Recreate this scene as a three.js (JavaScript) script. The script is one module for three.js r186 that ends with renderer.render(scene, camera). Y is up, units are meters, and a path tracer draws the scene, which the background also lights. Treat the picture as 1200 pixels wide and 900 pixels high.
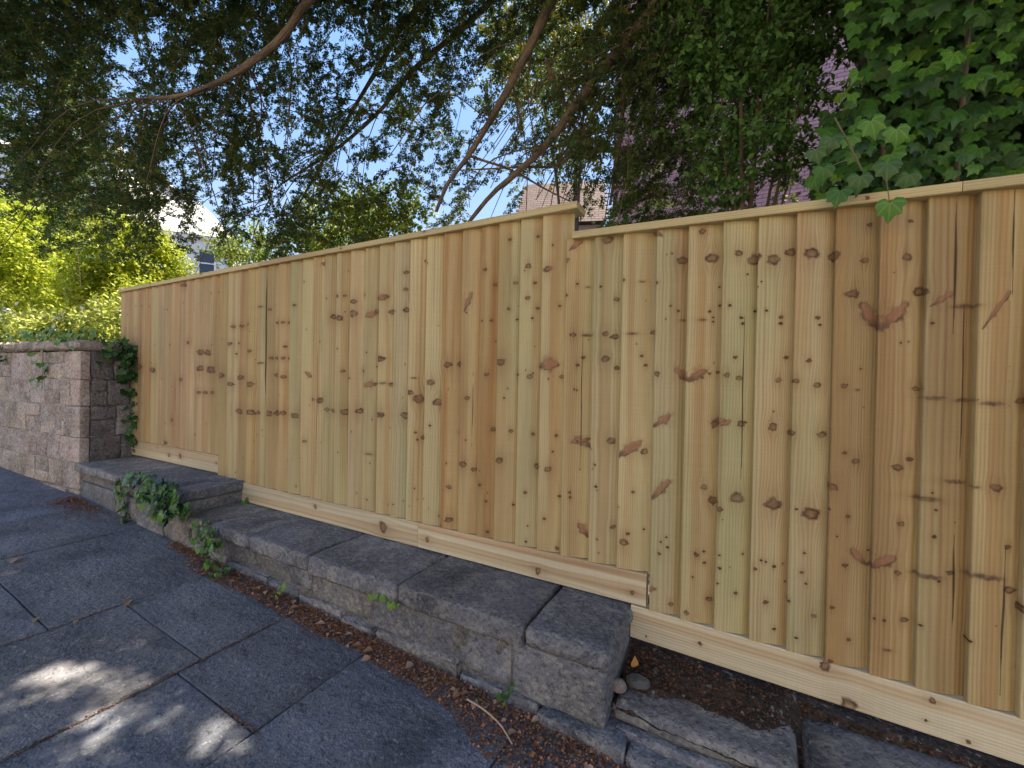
import * as THREE from 'three';
import { mergeGeometries } from 'three/addons/utils/BufferGeometryUtils.js';

// ---------- camera, sky, sun, exposure ----------
const scene = new THREE.Scene();
const W0 = 1200, H0 = 900, F = 503.75, CAM = new THREE.Vector3(0, 1.393, 1.991);
const FW = new THREE.Vector3(-0.47959243, -0.00953122, -0.8774396);
const RT = new THREE.Vector3(0.87722846, 0.01926785, -0.47968633);
const UP = new THREE.Vector3(-0.02147837, 0.99976893, 0.00087966);
const camera = new THREE.PerspectiveCamera(2 * Math.atan(H0 / 2 / F) * 180 / Math.PI, W0 / H0, 0.05, 900);
camera.position.copy(CAM);
camera.quaternion.setFromRotationMatrix(new THREE.Matrix4().makeBasis(RT, UP, FW.clone().negate()));
scene.add(camera);

const SUN = new THREE.Vector3(0.16, 0.87, -0.40).normalize();
{
  const w = 512, h = 256, d = new Float32Array(w * h * 4), v = new THREE.Vector3();
  const gain = 0.30;
  for (let j = 0; j < h; j++) for (let i = 0; i < w; i++) {
    const th = ((i + 0.5) / w - 0.5) * 2 * Math.PI, ph = ((j + 0.5) / h - 0.5) * Math.PI;
    v.set(Math.cos(ph) * Math.cos(th), Math.sin(ph), Math.cos(ph) * Math.sin(th));
    const e = Math.max(0, v.y), hz = Math.pow(1 - e, 3.2);
    const c = Math.max(0, v.dot(SUN)), glow = 0.35 * Math.pow(c, 6) + 0.9 * Math.pow(c, 40);
    const k = (j * w + i) * 4;
    d[k] = gain * (0.25 + 0.78 * hz + glow);
    d[k + 1] = gain * (0.50 + 0.66 * hz + glow * 0.97);
    d[k + 2] = gain * (1.02 + 0.40 * hz + glow * 0.9);
    if (v.y < 0) { d[k] = gain * 0.5; d[k + 1] = gain * 0.48; d[k + 2] = gain * 0.45; }
    d[k + 3] = 1;
  }
  const t = new THREE.DataTexture(d, w, h, THREE.RGBAFormat, THREE.FloatType);
  t.mapping = THREE.EquirectangularReflectionMapping; t.magFilter = t.minFilter = THREE.LinearFilter;
  t.colorSpace = THREE.LinearSRGBColorSpace; t.needsUpdate = true;
  scene.background = t; scene.environment = t;
}
const sun = new THREE.DirectionalLight(0xfff0da, 5.0);
sun.position.copy(SUN).multiplyScalar(40); sun.castShadow = true;
sun.shadow.mapSize.set(4096, 4096); sun.shadow.radius = 1;
Object.assign(sun.shadow.camera, { left: -16, right: 16, top: 16, bottom: -16, near: 1, far: 90 });
scene.add(sun, sun.target);
const renderer = new THREE.WebGLRenderer({ antialias: true });
renderer.toneMapping = THREE.LinearToneMapping;
renderer.toneMappingExposure = 4.0;
renderer.shadowMap.enabled = true;

// ---------- helpers ----------
function rngOf(seed) { let a = seed >>> 0; return () => { a = (a + 0x6D2B79F5) | 0; let t = Math.imul(a ^ (a >>> 15), 1 | a); t = (t + Math.imul(t ^ (t >>> 7), 61 | t)) ^ t; return ((t ^ (t >>> 14)) >>> 0) / 4294967296; }; }
const PERM = new Float32Array(65536); { const r = rngOf(7); for (let i = 0; i < 65536; i++) PERM[i] = r(); }
const hsh = (x, y) => PERM[(Math.imul(x, 73) + Math.imul(y, 3571) + ((x * y) & 255)) & 65535];
function vn(x, y) { const xi = Math.floor(x), yi = Math.floor(y); let fx = x - xi, fy = y - yi; fx = fx * fx * (3 - 2 * fx); fy = fy * fy * (3 - 2 * fy); const a = hsh(xi, yi), b = hsh(xi + 1, yi), c = hsh(xi, yi + 1), e = hsh(xi + 1, yi + 1); return a + (b - a) * fx + (c - a) * fy + (a - b - c + e) * fx * fy; }
const fbm = (x, y, o = 4) => { let s = 0, a = 0.5, n = 0; for (let i = 0; i < o; i++) { s += a * vn(x, y); n += a; a *= 0.5; x = x * 2.03 + 17.3; y = y * 2.03 + 9.1; } return s / n; };
const vn3 = (x, y, z) => (vn(x + z * 0.7, y - z * 0.4) + vn(y + 31 + x * 0.3, z + 7) + vn(z + 57, x + 11 - y * 0.5)) / 3;
// the same noise, repeating after n cells
function vnp(x, y, n) { const xi = Math.floor(x), yi = Math.floor(y); let fx = x - xi, fy = y - yi; fx = fx * fx * (3 - 2 * fx); fy = fy * fy * (3 - 2 * fy); const m = q => ((q % n) + n) % n; const a = hsh(m(xi), m(yi)), b = hsh(m(xi + 1), m(yi)), c = hsh(m(xi), m(yi + 1)), e = hsh(m(xi + 1), m(yi + 1)); return a + (b - a) * fx + (c - a) * fy + (a - b - c + e) * fx * fy; }
const fbmp = (u, v, n, o) => { let s = 0, a = 0.5, k = 0; for (let i = 0; i < o; i++) { s += a * vnp(u * n, v * n, n); k += a; a *= 0.5; n *= 2; } return s / k; };
const sst = (a, b, x) => { x = Math.min(1, Math.max(0, (x - a) / (b - a))); return x * x * (3 - 2 * x); };
const lerp = (a, b, t) => a + (b - a) * t;
const enc = x => { x = Math.min(1, Math.max(0, x)); return 255 * (x <= 0.0031308 ? 12.92 * x : 1.055 * Math.pow(x, 1 / 2.4) - 0.055); };
const lin = (r, g, b) => new THREE.Color().setRGB(r, g, b);
const at = (px, py, depth) => CAM.clone().addScaledVector(FW, depth).addScaledVector(RT, (px - 600) / F * depth).addScaledVector(UP, (450 - py) / F * depth);
const pave = x => -0.0487 * Math.max(-14, Math.min(14, x));
const used = {};
const numbered = n => { const k = used[n] = (used[n] ?? -1) + 1; return k ? n + '_' + String(k).padStart(3, '0') : n; };
function tag(o, label, category, group, kind) { o.userData.label = label; o.userData.category = category; if (group) o.userData.group = group; if (kind) o.userData.kind = kind; return o; }
function thing(name, label, category, pos = [0, 0, 0], group) { const g = new THREE.Group(); g.name = numbered(name); g.position.set(...pos); scene.add(g); return tag(g, label, category, group); }
function mesh(name, geo, mat, parent = scene) { const m = new THREE.Mesh(geo, mat); m.name = parent === scene ? numbered(name) : name; m.castShadow = m.receiveShadow = true; parent.add(m); return m; }
function struct(name, geo, mat, label) { const m = mesh(name, geo, mat); m.userData.kind = 'structure'; if (label) m.userData.label = label; return m; }
function tex(w, h, fn, srgb, rep = true) { const d = new Uint8Array(w * h * 4); const o = [0, 0, 0]; for (let j = 0; j < h; j++) for (let i = 0; i < w; i++) { fn(i, j, o); const k = (j * w + i) * 4; d[k] = o[0]; d[k + 1] = o[1]; d[k + 2] = o[2]; d[k + 3] = 255; } const t = new THREE.DataTexture(d, w, h); t.magFilter = THREE.LinearFilter; t.minFilter = THREE.LinearMipmapLinearFilter; t.generateMipmaps = true; t.wrapS = t.wrapT = rep ? THREE.RepeatWrapping : THREE.ClampToEdgeWrapping; if (srgb) t.colorSpace = THREE.SRGBColorSpace; t.needsUpdate = true; return t; }
const M4 = new THREE.Matrix4();
function basisM(pos, dir, nrm, s, out = new THREE.Matrix4()) { // y along dir, z near nrm
  const y = dir.clone().normalize(), x = new THREE.Vector3().crossVectors(y, nrm); if (x.lengthSq() < 1e-6) x.set(1, 0, 0.01).cross(y); x.normalize();
  const z = new THREE.Vector3().crossVectors(x, y); out.makeBasis(x.multiplyScalar(s), y.multiplyScalar(s), z.multiplyScalar(s)); out.setPosition(pos); return out;
}
function instanced(name, geo, mat, list, colors, parent, label) { const m = new THREE.InstancedMesh(geo, mat, list.length); list.forEach((q, i) => { m.setMatrixAt(i, q); if (colors) m.setColorAt(i, colors[i]); }); m.name = parent === scene ? numbered(name) : name; m.userData.kind = 'stuff'; if (label) m.userData.label = label; m.castShadow = m.receiveShadow = true; parent.add(m); return m; }
// a tapering tube along points
function tube(pts, r0, r1, seg = 10, rad = 7, wob = 0) {
  const c = new THREE.CatmullRomCurve3(pts), g = new THREE.TubeGeometry(c, seg, 1, rad, false), p = g.attributes.position, v = new THREE.Vector3();
  for (let i = 0; i <= seg; i++) { const q = c.getPointAt(i / seg), r = lerp(r0, r1, i / seg); for (let j = 0; j <= rad; j++) { const k = i * (rad + 1) + j; v.fromBufferAttribute(p, k).sub(q).multiplyScalar(r * (1 + wob * (vn(i * 1.7 + r0 * 99, (j % rad) * 1.3) - 0.5))).add(q); p.setXYZ(k, v.x, v.y, v.z); } }
  const L = c.getLength(), uv = g.attributes.uv; for (let k = 0; k < uv.count; k++) uv.setXY(k, uv.getX(k) * L, uv.getY(k) * r0 * 6.28);
  g.computeVertexNormals(); return g;
}
function weldNormals(g) { // smooth normals over seams, uv seams kept
  g.computeVertexNormals(); const p = g.attributes.position, n = g.attributes.normal, m = new Map();
  const key = i => Math.round(p.getX(i) * 2e4) + '_' + Math.round(p.getY(i) * 2e4) + '_' + Math.round(p.getZ(i) * 2e4);
  for (let i = 0; i < p.count; i++) { const k = key(i); let a = m.get(k); if (!a) m.set(k, a = [0, 0, 0]); a[0] += n.getX(i); a[1] += n.getY(i); a[2] += n.getZ(i); }
  for (let i = 0; i < p.count; i++) { const a = m.get(key(i)), l = Math.hypot(...a) || 1; n.setXYZ(i, a[0] / l, a[1] / l, a[2] / l); }
  return g;
}
// a hewn stone filling x0..x1, y0..y1, z0..z1: rounded arrises, uneven faces
let stoneSeed = 1;
function stone(x0, x1, y0, y1, z0, z1, { r = 0.012, n = 0.006, cell = 0.05, chip = 0.012, freq = 9, sy0 = 0, sy1 = 0, maxSeg = 16 } = {}) {
  const w = x1 - x0, h = y1 - y0, d = z1 - z0, sg = L => Math.max(4, Math.min(maxSeg, Math.round(L / cell) + 2));
  const g = new THREE.BoxGeometry(w, h, d, sg(w), sg(h), sg(d)), p = g.attributes.position, uv = g.attributes.uv, nr = g.attributes.normal, s = stoneSeed++ * 3.77;
  r = Math.min(r, w / 2.2, h / 2.2, d / 2.2);
  const grid = (a, L) => { const n = sg(L), k = Math.round((a / L + 0.5) * n), e = Math.min(1.3 * r, L / n); return k === 0 ? -L / 2 : k === n ? L / 2 : -L / 2 + e + (L - 2 * e) * (k - 1) / (n - 2); };
  const cl = (a, b) => Math.max(-b, Math.min(b, a)), ox = (s * 0.37) % 1, oy = (s * 0.71) % 1;
  for (let i = 0; i < p.count; i++) {
    let x = grid(p.getX(i), w), y = grid(p.getY(i), h), z = grid(p.getZ(i), d);
    const ax = Math.abs(nr.getX(i)) > 0.5, ay = Math.abs(nr.getY(i)) > 0.5;
    uv.setXY(i, (ax ? z : x) + ox, (ay ? z : y) + oy);
    const ix = cl(x, w / 2 - r), iy = cl(y, h / 2 - r), iz = cl(z, d / 2 - r), dx = x - ix, dy = y - iy, dz = z - iz, L = Math.hypot(dx, dy, dz);
    const edge = (Math.abs(dx) > 1e-5) + (Math.abs(dy) > 1e-5) + (Math.abs(dz) > 1e-5);
    const q = vn3(x * freq + s, y * freq + s * 1.3, z * freq - s), q2 = vn3(x * freq * 3 + s, y * freq * 3, z * freq * 3 + s);
    let off = n * (q - 0.5) * 2.4 + n * 0.6 * (q2 - 0.5) * 2;
    if (edge >= 2) off -= chip * Math.pow(vn3(x * 7 - s, y * 7 + 3, z * 7 + s), 1.6);
    if (L > 1e-6) { const k = (r + off) / L; x = ix + dx * k; y = iy + dy * k; z = iz + dz * k; }
    const t = x / w + 0.5; y += lerp(sy0, sy1, t);
    p.setXYZ(i, x + (x0 + x1) / 2, y + (y0 + y1) / 2, z + (z0 + z1) / 2);
  }
  return weldNormals(g);
}

// ---------- materials ----------
const S = 1024, FA = new Float32Array(S * S), FB = new Float32Array(S * S), FC = new Float32Array(S * S), FD = new Float32Array(S * S);
for (let j = 0; j < S; j++) for (let i = 0; i < S; i++) { const u = i / S, v = j / S, k = j * S + i; FA[k] = fbmp(u, v, 4, 4); FB[k] = fbmp(u + 0.37, v + 0.21, 64, 4); FC[k] = fbmp(u + 0.11, v + 0.63, 11, 4); FD[k] = vnp(u * 190, v * 190, 190); }
const fld = (f, i, j) => f[((j & 1023) << 10) | (i & 1023)];
// 1 m of stone: broad tone, gritty grain, lichen or mineral patches with an edge of their own, specks
function stoneMaps(base, seed, grit, bumpFn, patch) {
  const o0 = Math.floor(seed * 1024);
  const map = tex(S, S, (i, j, o) => { const a = fld(FA, i + o0, j), b = fld(FB, i, j + o0), c = fld(FC, i + o0, j + o0), e = fld(FD, i, j); let k = 0.46 + 0.82 * a + grit * 1.5 * (b - 0.5) + 0.3 * (c - 0.5) + grit * 0.4 * (e - 0.5); let r = base[0] * k, g = base[1] * k, bl = base[2] * k; if (patch) { const m = sst(patch[3], patch[3] + 0.05, c + (b - 0.5) * 0.5) * 0.8; r = lerp(r, patch[0] * k, m); g = lerp(g, patch[1] * k, m); bl = lerp(bl, patch[2] * k, m); } const q = fld(FB, i + 311, j + 97) + 0.25 * (e - 0.5); if (q > 0.70) { const t = sst(0.70, 0.76, q) * 0.35; r = lerp(r, 0.42, t); g = lerp(g, 0.41, t); bl = lerp(bl, 0.38, t); } else if (q < 0.31) { const t = sst(0.31, 0.26, q) * -1 + 1; r *= 0.6; g *= 0.6; bl *= 0.6; } o[0] = enc(r); o[1] = enc(g); o[2] = enc(bl); }, true);
  const bump = tex(S, S, (i, j, o) => { o[0] = o[1] = o[2] = 255 * Math.min(1, Math.max(0, bumpFn(i + o0, j + o0))); });
  return { map, bump };
}
const mSlate = stoneMaps([0.200, 0.203, 0.210], 0.1, 0.42, (i, j) => 0.55 * fld(FB, i, j) + 0.25 * fld(FC, i, j) + 0.2 * fld(FD, i, j), [0.26, 0.255, 0.235, 0.54]);
const mSand = stoneMaps([0.48, 0.40, 0.33], 0.4, 0.6, (i, j) => 0.55 * fld(FB, i, j) + 0.3 * fld(FC, i, j) + 0.15 * fld(FD, i, j), [0.48, 0.43, 0.38, 0.53]);
const mPave = stoneMaps([0.168, 0.176, 0.200], 0.7, 0.24, (i, j) => 0.5 * fld(FC, i, j * 2) + 0.35 * fld(FB, i, j) + 0.15 * fld(FD, i, j), [0.17, 0.172, 0.178, 0.56]);
const stoneMat = (m, tint, bs, rough = 0.9) => new THREE.MeshStandardMaterial({ map: m.map, bumpMap: m.bump, bumpScale: bs, color: tint, roughness: rough });
const slateMats = [[1, 1, 1.02], [0.82, 0.82, 0.83], [1.2, 1.17, 1.12], [1.05, 1.0, 0.92], [0.92, 0.94, 1.0]].map(c => stoneMat(mSlate, lin(...c), 0.012));
const sandMats = [[1, 1, 1], [0.92, 0.89, 0.87], [1.05, 1.02, 0.96], [0.97, 0.91, 0.90], [0.98, 0.96, 0.88], [0.74, 0.72, 0.70]].map(c => stoneMat(mSand, lin(...c), 0.012));
const greyMats = [[0.58, 0.61, 0.64], [0.5, 0.52, 0.55], [0.66, 0.67, 0.69]].map(c => stoneMat(mSand, lin(...c), 0.014));
const paveMats = [[1, 1, 1], [0.9, 0.9, 0.93], [1.1, 1.08, 1.05], [0.96, 1, 1.06], [1.05, 1.02, 0.98]].map(c => stoneMat(mPave, lin(...c), 0.014, 0.82));
const mortarMat = stoneMat(mSand, lin(0.86, 0.87, 0.88), 0.01);
const darkMortar = stoneMat(mSlate, lin(0.75, 0.72, 0.66), 0.01);
const soilMaps = stoneMaps([0.05, 0.038, 0.028], 0.9, 0.6, (i, j) => fld(FB, i, j), [0.08, 0.05, 0.032, 0.55]);
const soilMat = stoneMat(soilMaps, lin(1, 1, 1), 0.02, 1);
const barkMaps = stoneMaps([0.24, 0.175, 0.12], 0.2, 0.4, (i, j) => fld(FC, i, j * 3), [0.16, 0.12, 0.085, 0.5]);
const barkMat = stoneMat(barkMaps, lin(1, 1, 1), 0.012, 0.95);
const twigMat = new THREE.MeshStandardMaterial({ color: lin(0.14, 0.10, 0.065), roughness: 0.95 });
const leafMat = (tr, rough = 0.75, side = THREE.DoubleSide) => new THREE.MeshPhysicalMaterial({ color: 0xffffff, roughness: rough, specularIntensity: 0.4, ...(tr ? { transmission: tr, thickness: 0 } : {}), side });

// ---------- ground ----------
{
  const g = new THREE.PlaneGeometry(700, 700, 140, 8); g.rotateX(-Math.PI / 2); const p = g.attributes.position;
  for (let i = 0; i < p.count; i++) p.setY(i, pave(p.getX(i)) - 0.16);
  const uv = g.attributes.uv; for (let i = 0; i < uv.count; i++) uv.setXY(i, p.getX(i), p.getZ(i)); g.computeVertexNormals();
  struct('ground', g, soilMat);
  const sheet = (x0, x1, z0, z1, dy) => { const q = new THREE.PlaneGeometry(x1 - x0, z1 - z0, 60, 2); q.rotateX(-Math.PI / 2); q.translate((x0 + x1) / 2, 0, (z0 + z1) / 2); const a = q.attributes.position, t = q.attributes.uv; for (let i = 0; i < a.count; i++) { a.setY(i, pave(a.getX(i)) + dy); t.setXY(i, a.getX(i), a.getZ(i)); } q.computeVertexNormals(); return q; };
  struct('road', sheet(-60, 60, 3.32, 9.6, -0.11), stoneMat(mPave, lin(0.7, 0.66, 0.6), 0.008));
  // bed of the pavement under the slabs, dark grit in the joints
  const bed = struct('pavement', sheet(-26, 12, 0.30, 3.2, -0.022), stoneMat(soilMaps, lin(1.1, 1.0, 0.95), 0.01, 1));
  // flagstones: columns between cross joints, each with its own lengthwise joints
  const r = rngOf(21), xe = [-15.2, -14.1, -12.9, -11.8, -10.8, -9.9, -9.0, -8.1, -7.3, -6.5, -5.73, -4.92, -4.10, -2.93, -2.13, -1.57, -0.76, 0.12, 0.98, 1.9, 2.8, 3.9];
  const rows = { '-2.13': [1.055, 1.82], '-2.93': [0.955, 1.9], '-4.1': [1.24, 2.1], '-4.92': [1.5, 2.3] };
  for (let c = 0; c + 1 < xe.length; c++) {
    const zs = [0.425, ...(rows[String(xe[c])] || [0.95 + 0.35 * r(), 1.75 + 0.4 * r()]), 3.17];
    for (let k = 0; k + 1 < zs.length; k++) {
      let x0 = xe[c], x1 = xe[c + 1], gp = 0.002 + 0.0015 * r();
      const y = -0.022, m0 = pave(x0) - pave((x0 + x1) / 2), m1 = pave(x1) - pave((x0 + x1) / 2), lip = 0.002 * r();
      const near = x0 > -6 && x1 < 2;
      const g = stone(x0 + gp, x1 - gp, pave((x0 + x1) / 2) - 0.06, pave((x0 + x1) / 2) + lip - 0.002, zs[k] + gp, zs[k + 1] - gp, { r: 0.004, n: 0.0022, chip: 0.003, cell: near ? 0.045 : 0.12, freq: 7, sy0: m0, sy1: m1, maxSeg: near ? 20 : 6 });
      const s = mesh('paving_slab', g, paveMats[Math.floor(r() * paveMats.length)], bed);
    }
  }
  const kerb = struct('kerb', sheet(-26, 12, 3.19, 3.31, 0.0), slateMats[2]);
}

// ---------- sunlit terrace across the street, behind the camera: its pale front lights the fence ----------
{
  const cream = new THREE.MeshStandardMaterial({ color: lin(0.70, 0.60, 0.46), roughness: 0.9 }), roofM = new THREE.MeshStandardMaterial({ color: lin(0.16, 0.14, 0.13), roughness: 0.8 }), gl = new THREE.MeshStandardMaterial({ color: lin(0.03, 0.035, 0.04), roughness: 0.08 }), tr = new THREE.MeshStandardMaterial({ color: lin(0.75, 0.74, 0.7), roughness: 0.6 });
  const B = (w, h, d, x, y, z) => new THREE.BoxGeometry(w, h, d).translate(x, y, z);
  const looks = ['cream rendered terrace house across the street with a slate roof', 'cream rendered end house across the street on the higher ground', 'cream rendered end house across the street on the lower ground'];
  [[0, 0], [-9.1, 1], [9.1, 2]].forEach(([x, i]) => {
    const h = thing('terrace_house', looks[i], 'house', [x, pave(x) - 0.15, 11.2]); mesh('wall', B(9, 7.2, 7, 0, 3.6, 3.5), cream, h);
    const g = new THREE.CylinderGeometry(0.01, 5.2, 2.6, 4, 1).rotateY(Math.PI / 4).scale(1.23, 1, 1.0).translate(0, 8.51, 3.5); mesh('roof', g, roofM, h);
    for (const wx of [-2.9, 0, 2.9]) for (const y of [1.8, 5.2]) { const o = new THREE.Group(); o.name = 'window'; o.position.set(wx, y, 0); h.add(o); mesh('pane', B(1.0, 1.7, 0.02, 0, 0, -0.012), gl, o); mesh('frame', mergeGeometries([B(0.1, 1.9, 0.08, -0.55, 0, -0.03), B(0.1, 1.9, 0.08, 0.55, 0, -0.03), B(1.0, 0.1, 0.08, 0, 0.9, -0.03), B(1.0, 0.1, 0.08, 0, -0.9, -0.03)]), tr, o); }
  });
}

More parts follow.
